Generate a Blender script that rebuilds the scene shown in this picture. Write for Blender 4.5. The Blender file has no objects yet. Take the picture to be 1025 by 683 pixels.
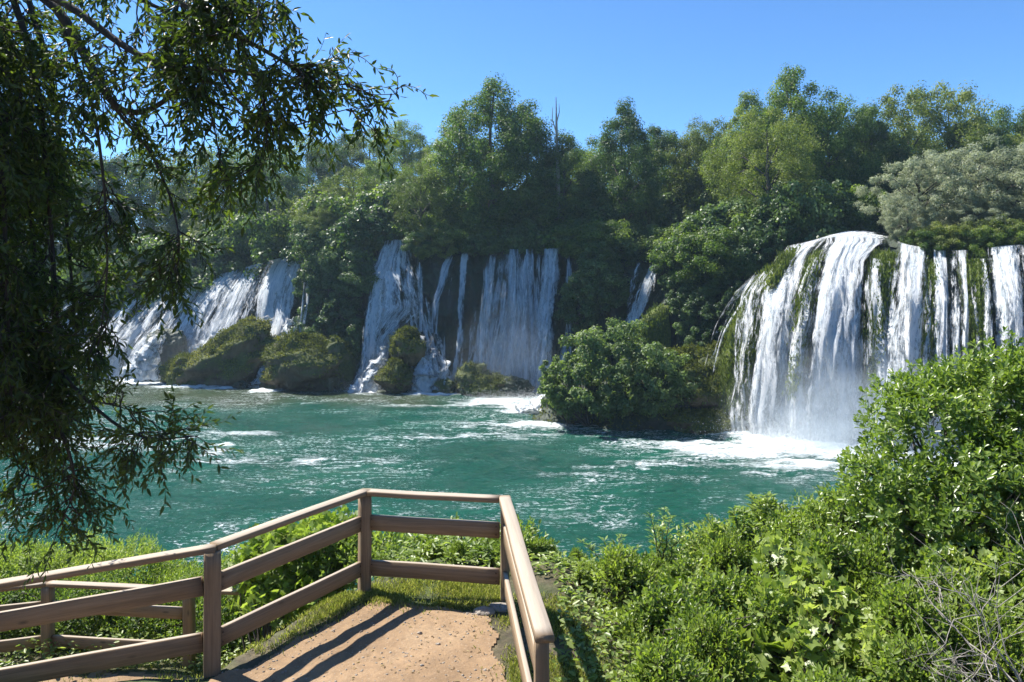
import bpy, math, random
import numpy as np
from mathutils import Vector, Matrix
PI = math.pi
R = math.radians
random.seed(7)
sc = bpy.context.scene
col = sc.collection
W_, H_, F_, HOR, CZ = 1024.0, 682.0, 740.0, 270.0, 10.0   # pixels, focal length, horizon row, eye height over the water

def P(px, py, D):
    """point at depth D seen at a pixel of the photograph"""
    return Vector(((px-512)/F_*D, D, CZ-(py-HOR)/F_*D))
def X(px, D): return (px-512)/F_*D
def Zp(py, D): return CZ-(py-HOR)/F_*D
def Dw(py): return CZ*F_/(py-HOR)

# ------------------------------------------------------------------ noise
def _hash(ix, iy, iz, seed):
    h = (ix*374761393 + iy*668265263 + iz*2147483647 + seed*974634777) & 0xFFFFFFFF
    h = ((h ^ (h >> 13))*1274126177) & 0xFFFFFFFF
    h = (h ^ (h >> 16))
    return (h & 0xFFFF)/65535.0
def vnoise(x, y, z=0.0, seed=0):
    x, y, z = np.broadcast_arrays(np.asarray(x, float), np.asarray(y, float), np.asarray(z, float))
    ix, iy, iz = np.floor(x).astype(np.int64), np.floor(y).astype(np.int64), np.floor(z).astype(np.int64)
    fx, fy, fz = x-ix, y-iy, z-iz
    fx, fy, fz = fx*fx*(3-2*fx), fy*fy*(3-2*fy), fz*fz*(3-2*fz)
    r = 0
    for a in (0, 1):
        for b in (0, 1):
            for c in (0, 1):
                w = (fx if a else 1-fx)*(fy if b else 1-fy)*(fz if c else 1-fz)
                r = r + w*_hash(ix+a, iy+b, iz+c, seed)
    return r*2-1
def fbm(x, y, z=0.0, seed=0, oct=4, gain=.5):
    r, a, s = 0, 1.0, 1.0
    x, y, z = np.asarray(x, float), np.asarray(y, float), np.asarray(z, float)
    for k in range(oct):
        r = r + a*vnoise(x*s, y*s, z*s, seed+k*17)
        a *= gain; s *= 2.03
    return r
def sstep(a, b, x):
    t = np.clip((np.asarray(x, float)-a)/(b-a), 0, 1)
    return t*t*(3-2*t)

# ------------------------------------------------------------------ mesh + object helpers
def mesh_np(name, co, faces, attrs=None, uv=None, smooth=False):
    co = np.asarray(co, dtype=np.float32).reshape(-1, 3); faces = np.asarray(faces, dtype=np.int32)
    me = bpy.data.meshes.new(name)
    me.vertices.add(len(co)); me.vertices.foreach_set('co', co.ravel())
    n, k = faces.shape
    me.loops.add(n*k); me.loops.foreach_set('vertex_index', faces.ravel())
    me.polygons.add(n); me.polygons.foreach_set('loop_start', np.arange(0, n*k, k, dtype=np.int32))
    try: me.polygons.foreach_set('loop_total', np.full(n, k, dtype=np.int32))
    except Exception: pass
    if smooth: me.polygons.foreach_set('use_smooth', np.ones(n, dtype=bool))
    me.update(calc_edges=True)
    for an, av in (attrs or {}).items():
        a = me.attributes.new(an, 'FLOAT', 'POINT'); a.data.foreach_set('value', np.asarray(av, dtype=np.float32).ravel())
    if uv is not None:
        u = me.uv_layers.new(name='UVMap')
        u.data.foreach_set('uv', np.asarray(uv, dtype=np.float32).reshape(-1, 2)[faces.ravel()].ravel())
    return me
def obj(name, me, mat=None, parent=None, loc=(0, 0, 0)):
    o = bpy.data.objects.new(name, me); col.objects.link(o); o.location = loc
    if mat is not None and me is not None:
        me.materials.clear(); me.materials.append(mat)
    if parent is not None: o.parent = parent
    return o
def tag(o, label=None, cat=None, group=None, kind=None):
    if label: o['label'] = label
    if cat: o['category'] = cat
    if group: o['group'] = group
    if kind: o['kind'] = kind
    return o
def empty(name, loc=(0, 0, 0), rz=0):
    o = bpy.data.objects.new(name, None); col.objects.link(o); o.location = loc; o.rotation_euler.z = rz
    o.empty_display_size = .2
    return o
def copy_tree(o, parent=None):
    c = o.copy(); col.objects.link(c); c.parent = parent
    for ch in [q for q in KIDS.get(o.name, [])]: copy_tree(ch, c)
    return c
KIDS = {}
def grid_faces(nu, nv, off=0):
    i = np.arange(nu-1)[:, None]*nv + np.arange(nv-1)[None, :]
    i = i.ravel()+off
    return np.stack([i, i+nv, i+nv+1, i+1], 1)
def tube(pts, rad, seg=7, cap=True):
    """tapered tube along a polyline -> (co, quads)"""
    pts = np.asarray([tuple(p) for p in pts], float); n = len(pts)
    rad = np.asarray(rad, float) if np.ndim(rad) else np.full(n, float(rad))
    t = np.gradient(pts, axis=0); t /= np.linalg.norm(t, axis=1)[:, None]+1e-9
    up = np.where(np.abs(t[:, 2:3]) > .9, np.array([[1., 0, 0]]), np.array([[0, 0, 1.]]))
    a = np.cross(t, up); a /= np.linalg.norm(a, axis=1)[:, None]+1e-9
    for i in range(1, n):          # keep the frame from flipping
        if np.dot(a[i], a[i-1]) < 0: a[i] = -a[i]
    b = np.cross(t, a)
    th = np.arange(seg)/seg*2*PI
    co = pts[:, None, :] + rad[:, None, None]*(np.cos(th)[None, :, None]*a[:, None, :] + np.sin(th)[None, :, None]*b[:, None, :])
    co = co.reshape(-1, 3)
    i = np.arange(n-1)[:, None]*seg; j = np.arange(seg)[None, :]; j2 = (j+1) % seg
    f = np.stack([(i+j).ravel(), (i+j2).ravel(), (i+seg+j2).ravel(), (i+seg+j).ravel()], 1)
    return co, f
class Acc:
    def __init__(s): s.co = []; s.f = []; s.n = 0; s.at = []
    def add(s, co, f, v=0.5):
        s.co.append(co); s.f.append(np.asarray(f)+s.n); s.n += len(co)
        s.at.append(np.full(len(co), v) if np.ndim(v) == 0 else np.asarray(v))
    def mesh(s, name, smooth=False):
        return mesh_np(name, np.concatenate(s.co), np.concatenate(s.f), {'var': np.concatenate(s.at)}, smooth=smooth)
def rnd_unit(rng, n):
    v = rng.normal(size=(n, 3)); return v/(np.linalg.norm(v, axis=1)[:, None]+1e-9)
def nrm(v): return v/(np.linalg.norm(v, axis=-1)[..., None]+1e-9)
# leaf templates: (along, across, up)
T_DIAMOND = (np.array([[0, 0, 0], [.5, -.5, .04], [1, 0, -.05], [.5, .5, .04]]), np.array([[0, 1, 2, 3]]))
T_LEAF = (np.array([[0, 0, 0], [.28, -.42, .10], [.66, -.40, .09], [1, 0, -.08], [.66, .40, .09], [.28, .42, .10]]),
          np.array([[0, 1, 2, 3], [0, 3, 4, 5]]))
T_OBOV = (np.array([[0, 0, 0], [.38, -.28, .05], [.76, -.48, .08], [1, 0, -.06], [.76, .48, .08], [.38, .28, .05]]),
          np.array([[0, 1, 2, 3], [0, 3, 4, 5]]))
T_NARROW = (np.array([[0, 0, 0], [.3, -.5, .03], [.68, -.36, .0], [1, 0, -.12], [.68, .36, .0], [.3, .5, .03]]),
            np.array([[0, 1, 2, 3], [0, 3, 4, 5]]))
def lobed():
    # five-lobed vine leaf as a fan of quads round the petiole
    ang = [-150, -118, -84, -62, -40, -18, 0, 18, 40, 62, 84, 118, 150]
    rad = [.30, .46, .34, .58, .40, .42, .62, .42, .40, .58, .34, .46, .30]
    pts = [[.30, 0, 0]]
    for a, r in zip(ang, rad):
        pts.append([.30+r*1.15*math.cos(R(a)), r*1.2*math.sin(R(a)), .06*abs(math.sin(R(a*2)))-.10*r*r])
    fs = [[0, i, i+1, i+2] for i in range(1, 13-1, 2)]
    return np.array(pts), np.array(fs)
T_LOBED = lobed()
def leaves(base, direc, normal, length, width, tmpl):
    """instanced leaves baked in one mesh -> co, faces"""
    tc, tf = tmpl; n = len(base); k = len(tc)
    d = nrm(direc); s = nrm(np.cross(d, normal)); u = np.cross(s, d)
    L = np.broadcast_to(length, n)[:, None, None]; Wd = np.broadcast_to(width, n)[:, None, None]
    co = base[:, None, :] + d[:, None, :]*tc[None, :, 0:1]*L + s[:, None, :]*tc[None, :, 1:2]*Wd + u[:, None, :]*tc[None, :, 2:3]*L
    f = tf[None, :, :] + (np.arange(n)*k)[:, None, None]
    return co.reshape(-1, 3), f.reshape(-1, tf.shape[1]), k

# ------------------------------------------------------------------ materials
def new_mat(name):
    m = bpy.data.materials.new(name); m.use_nodes = True
    nt = m.node_tree; nt.nodes.clear()
    out = nt.nodes.new('ShaderNodeOutputMaterial')
    return m, nt, out
def N(nt, typ, **kw):
    n = nt.nodes.new(typ)
    for k, v in kw.items():
        if k == 'ins':
            for a, b in v.items(): n.inputs[a].default_value = b
        else: setattr(n, k, v)
    return n
def L(nt, a, b): nt.links.new(a, b)
def ramp(nt, fac, stops, interp='LINEAR'):
    r = nt.nodes.new('ShaderNodeValToRGB'); r.color_ramp.interpolation = interp
    els = r.color_ramp.elements
    while len(els) < len(stops): els.new(.5)
    for e, (p, c) in zip(els, stops):
        e.position = p; e.color = (*c, 1) if len(c) == 3 else c
    if fac is not None: L(nt, fac, r.inputs[0])
    return r
def noise(nt, vec, scale, detail=4, rough=.5, mapping=None, dist=0.0, dim='3D'):
    if mapping is not None:
        mp = nt.nodes.new('ShaderNodeMapping'); mp.inputs['Scale'].default_value = mapping
        L(nt, vec, mp.inputs[0]); vec = mp.outputs[0]
    n = nt.nodes.new('ShaderNodeTexNoise'); n.noise_dimensions = dim
    n.inputs['Scale'].default_value = scale; n.inputs['Detail'].default_value = detail
    n.inputs['Roughness'].default_value = rough; n.inputs['Distortion'].default_value = dist
    L(nt, vec, n.inputs['Vector']); return n
def mathn(nt, op, a, b=None, clamp=False):
    m = nt.nodes.new('ShaderNodeMath'); m.operation = op; m.use_clamp = clamp
    for i, q in enumerate((a, b)):
        if q is None: continue
        if isinstance(q, (int, float)): m.inputs[i].default_value = q
        else: L(nt, q, m.inputs[i])
    return m.outputs[0]
def mixc(nt, fac, a, b, mode='MIX'):
    m = nt.nodes.new('ShaderNodeMix'); m.data_type = 'RGBA'; m.blend_type = mode
    if isinstance(fac, (int, float)): m.inputs[0].default_value = fac
    else: L(nt, fac, m.inputs[0])
    for i, q in ((6, a), (7, b)):
        if isinstance(q, tuple): m.inputs[i].default_value = (*q, 1)
        else: L(nt, q, m.inputs[i])
    return m.outputs[2]
def bump(nt, h, strength, dist):
    b = nt.nodes.new('ShaderNodeBump'); b.inputs['Strength'].default_value = strength
    b.inputs['Distance'].default_value = dist; L(nt, h, b.inputs['Height']); return b.outputs[0]
def leaf_mat(name, dark, mid, light, transl=.35, tcol=None, rough=.5, spec=.35, objvar=.25):
    m, nt, out = new_mat(name)
    at = N(nt, 'ShaderNodeAttribute', attribute_name='var')
    r = ramp(nt, at.outputs['Fac'], [(0, dark), (.55, mid), (1, light)])
    oi = N(nt, 'ShaderNodeObjectInfo')
    hs = N(nt, 'ShaderNodeHueSaturation')
    L(nt, r.outputs[0], hs.inputs['Color'])
    mr = N(nt, 'ShaderNodeMapRange'); L(nt, oi.outputs['Random'], mr.inputs[0])
    mr.inputs[3].default_value = 1-objvar; mr.inputs[4].default_value = 1+objvar
    L(nt, mr.outputs[0], hs.inputs['Value'])
    mh = N(nt, 'ShaderNodeMapRange'); L(nt, oi.outputs['Random'], mh.inputs[0])
    mh.inputs[3].default_value = .5+objvar*.06; mh.inputs[4].default_value = .5-objvar*.06
    L(nt, mh.outputs[0], hs.inputs['Hue'])
    p = N(nt, 'ShaderNodeBsdfPrincipled'); L(nt, hs.outputs[0], p.inputs['Base Color'])
    p.inputs['Roughness'].default_value = rough; p.inputs['Specular IOR Level'].default_value = spec
    t = N(nt, 'ShaderNodeBsdfTranslucent')
    tc = mixc(nt, 1.0, hs.outputs[0], tcol or (1.9, 2.0, .9), 'MULTIPLY'); L(nt, tc, t.inputs[0])
    mx = N(nt, 'ShaderNodeMixShader'); mx.inputs[0].default_value = transl
    L(nt, p.outputs[0], mx.inputs[1]); L(nt, t.outputs[0], mx.inputs[2]); L(nt, mx.outputs[0], out.inputs[0])
    return m
M = {}
M['leaf_green'] = leaf_mat('leaf_green', (.040, .080, .015), (.098, .152, .030), (.21, .27, .068), transl=.45)
M['leaf_dark'] = leaf_mat('leaf_dark', (.028, .060, .017), (.066, .115, .032), (.14, .195, .066), transl=.42)
M['leaf_olive'] = leaf_mat('leaf_olive', (.062, .090, .020), (.13, .165, .042), (.23, .26, .085), transl=.45)
M['leaf_silver'] = leaf_mat('leaf_silver', (.17, .195, .125), (.29, .32, .215), (.44, .47, .34), transl=.45, tcol=(1.2, 1.25, .9), objvar=.12)
M['leaf_ivy'] = leaf_mat('leaf_ivy', (.034, .070, .022), (.080, .132, .042), (.17, .235, .095), rough=.42, spec=.45, transl=.42)
M['leaf_willow'] = leaf_mat('leaf_willow', (.030, .045, .012), (.065, .090, .022), (.13, .15, .040), transl=.5, tcol=(2.0, 2.2, .7), rough=.4)
M['leaf_shrub'] = leaf_mat('leaf_shrub', (.060, .105, .018), (.14, .205, .034), (.26, .33, .085), transl=.38, rough=.33, spec=.6, objvar=.12)
M['leaf_bright'] = leaf_mat('leaf_bright', (.10, .155, .028), (.20, .265, .055), (.36, .41, .15), transl=.4, rough=.4, spec=.5, objvar=.12)
M['leaf_lime'] = leaf_mat('leaf_lime', (.10, .150, .024), (.20, .27, .050), (.34, .39, .12), transl=.42, rough=.45, objvar=.12)
M['leaf_moss'] = leaf_mat('leaf_moss', (.050, .075, .014), (.12, .155, .030), (.22, .25, .07), transl=.35, rough=.8, spec=.2, objvar=.12)
M['grass'] = leaf_mat('grass_blade', (.11, .13, .03), (.19, .22, .055), (.36, .34, .15), transl=.4, rough=.6)

def bark_mat(name, a, b, scale=6):
    m, nt, out = new_mat(name)
    tc = N(nt, 'ShaderNodeTexCoord')
    n = noise(nt, tc.outputs['Object'], scale, 6, .6, (1, 1, .25))
    r = ramp(nt, n.outputs[0], [(.3, a), (.7, b)])
    p = N(nt, 'ShaderNodeBsdfPrincipled'); p.inputs['Roughness'].default_value = .9
    L(nt, r.outputs[0], p.inputs['Base Color']); L(nt, bump(nt, n.outputs[0], .6, .03), p.inputs['Normal'])
    L(nt, p.outputs[0], out.inputs[0]); return m
M['bark'] = bark_mat('bark', (.035, .028, .02), (.12, .10, .08))
M['nail'] = bark_mat('rusty_iron', (.05, .03, .02), (.12, .07, .045), 60)
M['bark_dead'] = bark_mat('dead_wood', (.20, .175, .15), (.42, .38, .33), 20)
M['bark_dark'] = bark_mat('dark_bark', (.015, .012, .009), (.05, .04, .03), 20)

def rock_mat(name, rock_a, rock_b, moss_a, moss_b, moss_amt=.5, wet=.6):
    m, nt, out = new_mat(name)
    g = N(nt, 'ShaderNodeNewGeometry'); pos = g.outputs['Position']
    big = noise(nt, pos, .35, 5, .6)
    st = noise(nt, pos, 1.3, 6, .62, (1, 1, .22))
    fine = noise(nt, pos, 7, 5, .65)
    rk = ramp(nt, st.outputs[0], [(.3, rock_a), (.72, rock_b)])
    ms = ramp(nt, fine.outputs[0], [(.3, moss_a), (.72, moss_b)])
    s = mathn(nt, 'ADD', mathn(nt, 'MULTIPLY', big.outputs[0], .9), mathn(nt, 'MULTIPLY', fine.outputs[0], .45))
    sx = N(nt, 'ShaderNodeSeparateXYZ'); L(nt, g.outputs['Normal'], sx.inputs[0])
    s = mathn(nt, 'ADD', s, mathn(nt, 'MULTIPLY', sx.outputs[2], .3))
    fac = ramp(nt, s, [(.78-moss_amt*.45, (0, 0, 0)), (.92-moss_amt*.35, (1, 1, 1))])
    c = mixc(nt, fac.outputs[0], rk.outputs[0], ms.outputs[0])
    p = N(nt, 'ShaderNodeBsdfPrincipled'); L(nt, c, p.inputs['Base Color'])
    p.inputs['Roughness'].default_value = wet; p.inputs['Specular IOR Level'].default_value = .35
    h = mathn(nt, 'ADD', st.outputs[0], mathn(nt, 'MULTIPLY', fine.outputs[0], .4))
    L(nt, bump(nt, h, .9, .25), p.inputs['Normal']); L(nt, p.outputs[0], out.inputs[0]); return m
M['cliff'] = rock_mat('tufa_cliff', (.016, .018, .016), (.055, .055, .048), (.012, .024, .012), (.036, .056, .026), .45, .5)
M['moss'] = rock_mat('mossy_tufa', (.08, .065, .035), (.20, .15, .09), (.045, .070, .012), (.15, .18, .040), 1.0, .8)
M['mound'] = rock_mat('grassy_tufa', (.055, .040, .024), (.20, .145, .085), (.035, .050, .012), (.12, .14, .032), .45, .8)
M['leaf_mound'] = leaf_mat('leaf_mound', (.050, .062, .014), (.11, .125, .028), (.22, .21, .07), transl=.3, rough=.8, spec=.2, objvar=.15)
M['rock'] = rock_mat('shore_rock', (.06, .052, .04), (.26, .21, .15), (.03, .05, .012), (.11, .125, .03), .55, .7)
M['stone'] = rock_mat('pale_stone', (.20, .17, .14), (.42, .37, .31), (.12, .12, .05), (.2, .2, .1), -.6, .85)

def wood_mat():
    m, nt, out = new_mat('weathered_wood')
    tc = N(nt, 'ShaderNodeTexCoord'); oi = N(nt, 'ShaderNodeObjectInfo')
    add = N(nt, 'ShaderNodeVectorMath', operation='ADD'); L(nt, tc.outputs['Object'], add.inputs[0])
    cmb = N(nt, 'ShaderNodeCombineXYZ')
    L(nt, mathn(nt, 'MULTIPLY', oi.outputs['Random'], 37.0), cmb.inputs[0]); L(nt, mathn(nt, 'MULTIPLY', oi.outputs['Random'], 11.0), cmb.inputs[1])
    L(nt, cmb.outputs[0], add.inputs[1]); v = add.outputs[0]
    g1 = noise(nt, v, 9, 6, .65, (.12, 3.0, 3.0), .6)
    g2 = noise(nt, v, 60, 4, .6, (.06, 3.0, 3.0))
    blot = noise(nt, v, 1.6, 4, .6)
    kn = N(nt, 'ShaderNodeTexVoronoi', feature='F1'); mp = N(nt, 'ShaderNodeMapping'); mp.inputs['Scale'].default_value = (2.2, 7, 7)
    L(nt, v, mp.inputs[0]); L(nt, mp.outputs[0], kn.inputs['Vector']); kn.inputs['Scale'].default_value = 1.0
    c = ramp(nt, g1.outputs[0], [(.25, (.10, .064, .034)), (.5, (.22, .145, .080)), (.78, (.35, .245, .145))]).outputs[0]
    c = mixc(nt, mathn(nt, 'MULTIPLY', ramp(nt, g2.outputs[0], [(.52, (0, 0, 0)), (.66, (1, 1, 1))]).outputs[0], .5), c, (.07, .055, .04))
    c = mixc(nt, ramp(nt, kn.outputs['Distance'], [(.05, (1, 1, 1)), (.13, (0, 0, 0))]).outputs[0], c, (.045, .030, .02))
    c = mixc(nt, mathn(nt, 'MULTIPLY', blot.outputs[0], .45), c, (.33, .26, .18))
    ge = N(nt, 'ShaderNodeNewGeometry'); sz = N(nt, 'ShaderNodeSeparateXYZ'); L(nt, ge.outputs['Normal'], sz.inputs[0])   # upward-facing faces are mixed paler and greyer
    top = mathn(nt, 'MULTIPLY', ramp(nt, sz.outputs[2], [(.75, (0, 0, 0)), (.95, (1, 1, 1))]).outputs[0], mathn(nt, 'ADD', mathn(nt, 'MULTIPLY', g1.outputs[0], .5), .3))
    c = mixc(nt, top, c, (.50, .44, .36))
    p = N(nt, 'ShaderNodeBsdfPrincipled'); L(nt, c, p.inputs['Base Color']); p.inputs['Roughness'].default_value = .72
    p.inputs['Specular IOR Level'].default_value = .3
    h = mathn(nt, 'ADD', g1.outputs[0], mathn(nt, 'MULTIPLY', g2.outputs[0], .6))
    L(nt, bump(nt, h, .55, .004), p.inputs['Normal']); L(nt, p.outputs[0], out.inputs[0]); return m
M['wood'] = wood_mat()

def dirt_mat():
    m, nt, out = new_mat('trodden_dirt')
    g = N(nt, 'ShaderNodeNewGeometry'); v = g.outputs['Position']
    a = noise(nt, v, 1.3, 6, .6); b = noise(nt, v, 14, 6, .7); s = noise(nt, v, 90, 3, .6)
    vo = N(nt, 'ShaderNodeTexVoronoi', feature='F1'); L(nt, v, vo.inputs['Vector']); vo.inputs['Scale'].default_value = 34
    c = ramp(nt, a.outputs[0], [(.3, (.24, .155, .085)), (.55, (.34, .225, .128)), (.75, (.43, .305, .185))]).outputs[0]
    c = mixc(nt, mathn(nt, 'MULTIPLY', ramp(nt, b.outputs[0], [(.4, (0, 0, 0)), (.62, (1, 1, 1))]).outputs[0], .45), c, (.18, .125, .08))
    c = mixc(nt, ramp(nt, vo.outputs['Distance'], [(.12, (.55, .55, .55)), (.24, (0, 0, 0))]).outputs[0], c, (.40, .32, .24))
    c = mixc(nt, mathn(nt, 'MULTIPLY', s.outputs[0], .35), c, (.22, .16, .11))
    p = N(nt, 'ShaderNodeBsdfPrincipled'); L(nt, c, p.inputs['Base Color']); p.inputs['Roughness'].default_value = .95
    p.inputs['Specular IOR Level'].default_value = .15
    h = mathn(nt, 'ADD', mathn(nt, 'MULTIPLY', b.outputs[0], 1.0), mathn(nt, 'MULTIPLY', s.outputs[0], .35))
    L(nt, bump(nt, h, .8, .02), p.inputs['Normal']); L(nt, p.outputs[0], out.inputs[0]); return m
M['dirt'] = dirt_mat()
def soil_mat():
    m, nt, out = new_mat('bank_soil')
    g = N(nt, 'ShaderNodeNewGeometry'); v = g.outputs['Position']
    a = noise(nt, v, .8, 6, .6); b = noise(nt, v, 9, 6, .7)
    c = ramp(nt, b.outputs[0], [(.3, (.035, .028, .016)), (.55, (.10, .08, .045)), (.75, (.19, .15, .09))]).outputs[0]
    c = mixc(nt, ramp(nt, a.outputs[0], [(.42, (0, 0, 0)), (.58, (1, 1, 1))]).outputs[0], c, (.055, .075, .02))
    p = N(nt, 'ShaderNodeBsdfPrincipled'); L(nt, c, p.inputs['Base Color']); p.inputs['Roughness'].default_value = .95
    L(nt, bump(nt, b.outputs[0], .8, .05), p.inputs['Normal']); L(nt, p.outputs[0], out.inputs[0]); return m
M['soil'] = soil_mat()
def forest_mat():
    m, nt, out = new_mat('forest_floor')
    g = N(nt, 'ShaderNodeNewGeometry'); v = g.outputs['Position']
    a = noise(nt, v, .15, 8, .65); b = noise(nt, v, 1.4, 6, .7)
    c = ramp(nt, b.outputs[0], [(.3, (.016, .026, .010)), (.7, (.05, .07, .022))]).outputs[0]
    p = N(nt, 'ShaderNodeBsdfPrincipled'); L(nt, c, p.inputs['Base Color']); p.inputs['Roughness'].default_value = .95
    L(nt, bump(nt, mathn(nt, 'ADD', a.outputs[0], b.outputs[0]), 1, .6), p.inputs['Normal']); L(nt, p.outputs[0], out.inputs[0]); return m
M['forest'] = forest_mat()

def river_mat():
    m, nt, out = new_mat('river_water')
    g = N(nt, 'ShaderNodeNewGeometry'); v = g.outputs['Position']
    foam = N(nt, 'ShaderNodeAttribute', attribute_name='foam').outputs['Fac']
    shal = N(nt, 'ShaderNodeAttribute', attribute_name='shallow').outputs['Fac']
    w1 = noise(nt, v, .55, 4, .55, (.75, 1.25, 1), 1.2)
    w2 = noise(nt, v, 2.8, 6, .68, (.7, 1.3, 1), .8)
    w3 = noise(nt, v, 7.0, 5, .75, (.75, 1.2, 1), .4)
    big = noise(nt, v, .11, 4, .55, (.8, 1.3, 1), .8)
    deep = ramp(nt, big.outputs[0], [(.3, (.003, .052, .036)), (.5, (.007, .086, .059)), (.7, (.017, .135, .088))]).outputs[0]
    deep = mixc(nt, ramp(nt, w2.outputs[0], [(.4, (0, 0, 0)), (.75, (.55, .55, .55))]).outputs[0], deep, (.022, .14, .092))
    deep = mixc(nt, shal, deep, (.060, .080, .034))
    # foam: fine laced lines, denser where the attribute is high
    st = noise(nt, v, .42, 7, .68, (.38, 1.7, 1), 2.2)
    ridge = mathn(nt, 'SUBTRACT', 1.0, mathn(nt, 'MULTIPLY', mathn(nt, 'ABSOLUTE', mathn(nt, 'SUBTRACT', st.outputs[0], .5)), 9.0), True)
    brk = ramp(nt, w3.outputs[0], [(.42, (0, 0, 0)), (.62, (1, 1, 1))]).outputs[0]
    patch = ramp(nt, big.outputs[0], [(.38, (.15, .15, .15)), (.56, (1, 1, 1))]).outputs[0]
    lines = mathn(nt, 'MULTIPLY', mathn(nt, 'MULTIPLY', mathn(nt, 'POWER', ridge, 2.5), brk), patch)
    tot = mathn(nt, 'ADD', mathn(nt, 'MULTIPLY', lines, 1.15),
                mathn(nt, 'MULTIPLY', foam, mathn(nt, 'ADD', mathn(nt, 'MULTIPLY', mathn(nt, 'ADD', w3.outputs[0], w2.outputs[0]), .95), .05)))
    fm = ramp(nt, tot, [(.25, (0, 0, 0)), (.62, (1, 1, 1))]).outputs[0]
    p = N(nt, 'ShaderNodeBsdfPrincipled'); L(nt, mixc(nt, fm, deep, (.80, .86, .86)), p.inputs['Base Color'])
    p.inputs['IOR'].default_value = 1.33
    L(nt, mathn(nt, 'ADD', mathn(nt, 'MULTIPLY', fm, .5), .10), p.inputs['Roughness'])
    h = mathn(nt, 'ADD', mathn(nt, 'ADD', mathn(nt, 'MULTIPLY', w1.outputs[0], 1.0), mathn(nt, 'MULTIPLY', w2.outputs[0], .42)), mathn(nt, 'MULTIPLY', w3.outputs[0], .16))
    h = mathn(nt, 'ADD', h, mathn(nt, 'MULTIPLY', fm, .1))
    L(nt, bump(nt, h, 1.0, .55), p.inputs['Normal']); L(nt, p.outputs[0], out.inputs[0]); return m
M['river'] = river_mat()

def fall_mat(name, sx=3.0, sv=.22, grain=1.0, thr=.5, blue=.0):
    m, nt, out = new_mat(name)
    uv = N(nt, 'ShaderNodeUVMap', uv_map='UVMap').outputs[0]
    oi = N(nt, 'ShaderNodeObjectInfo')
    cmb = N(nt, 'ShaderNodeCombineXYZ'); L(nt, mathn(nt, 'MULTIPLY', oi.outputs['Random'], 91.0), cmb.inputs[2])
    add = N(nt, 'ShaderNodeVectorMath', operation='ADD'); L(nt, uv, add.inputs[0]); L(nt, cmb.outputs[0], add.inputs[1]); v = add.outputs[0]
    den = N(nt, 'ShaderNodeAttribute', attribute_name='den').outputs['Fac']
    s1 = noise(nt, v, 1.0, 3, .55, (sx*.28, sv*.6, 1), .3)
    s2 = noise(nt, v, 1.0, 5, .70, (sx*.75, sv*1.5, 1), .5)
    s3 = noise(nt, v, 1.0, 5, .80, (sx*1.7, sv*8, 1), .4)
    t = mathn(nt, 'ADD', mathn(nt, 'MULTIPLY', s1.outputs[0], .9), mathn(nt, 'MULTIPLY', s2.outputs[0], .9))
    t = mathn(nt, 'ADD', t, mathn(nt, 'MULTIPLY', s3.outputs[0], .9*grain))
    t = mathn(nt, 'SUBTRACT', t, .9+.45*grain)                # about zero mean
    t = mathn(nt, 'ADD', mathn(nt, 'MULTIPLY', t, 2.3), mathn(nt, 'SUBTRACT', den, thr))
    a = ramp(nt, t, [(.0, (0, 0, 0)), (.42, (1, 1, 1))]).outputs[0]
    dfs = N(nt, 'ShaderNodeBsdfDiffuse'); c1 = mixc(nt, ramp(nt, mathn(nt, 'ADD', mathn(nt, 'MULTIPLY', s3.outputs[0], .6), mathn(nt, 'MULTIPLY', s2.outputs[0], .4)), [(.40, (0, 0, 0)), (.58, (1, 1, 1))]).outputs[0], (.50-blue*.1, .60-blue*.06, .67), (.98, .98, .98))
    L(nt, c1, dfs.inputs[0])
    tr = N(nt, 'ShaderNodeBsdfTranslucent'); L(nt, c1, tr.inputs[0])
    gl = N(nt, 'ShaderNodeBsdfGlossy'); gl.inputs['Roughness'].default_value = .35
    nb = bump(nt, mathn(nt, 'ADD', s3.outputs[0], s2.outputs[0]), 1.0, .45)
    up = N(nt, 'ShaderNodeVectorMath', operation='ADD'); L(nt, nb, up.inputs[0]); up.inputs[1].default_value = (0, 0, .85)
    nz = N(nt, 'ShaderNodeVectorMath', operation='NORMALIZE'); L(nt, up.outputs[0], nz.inputs[0])
    for q in (dfs, tr): L(nt, nz.outputs[0], q.inputs['Normal'])
    L(nt, nb, gl.inputs['Normal'])
    m1 = N(nt, 'ShaderNodeMixShader'); m1.inputs[0].default_value = .40; L(nt, dfs.outputs[0], m1.inputs[1]); L(nt, tr.outputs[0], m1.inputs[2])
    m2 = N(nt, 'ShaderNodeMixShader'); m2.inputs[0].default_value = .06; L(nt, m1.outputs[0], m2.inputs[1]); L(nt, gl.outputs[0], m2.inputs[2])
    tp = N(nt, 'ShaderNodeBsdfTransparent')
    m3 = N(nt, 'ShaderNodeMixShader'); L(nt, a, m3.inputs[0]); L(nt, tp.outputs[0], m3.inputs[1]); L(nt, m2.outputs[0], m3.inputs[2])
    L(nt, m3.outputs[0], out.inputs[0]); return m
M['fall'] = fall_mat('falling_water', 3.2, .16, 1.0, .36)
M['veil'] = fall_mat('thin_veil', 3.6, .10, .55, .36, .6)

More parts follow.
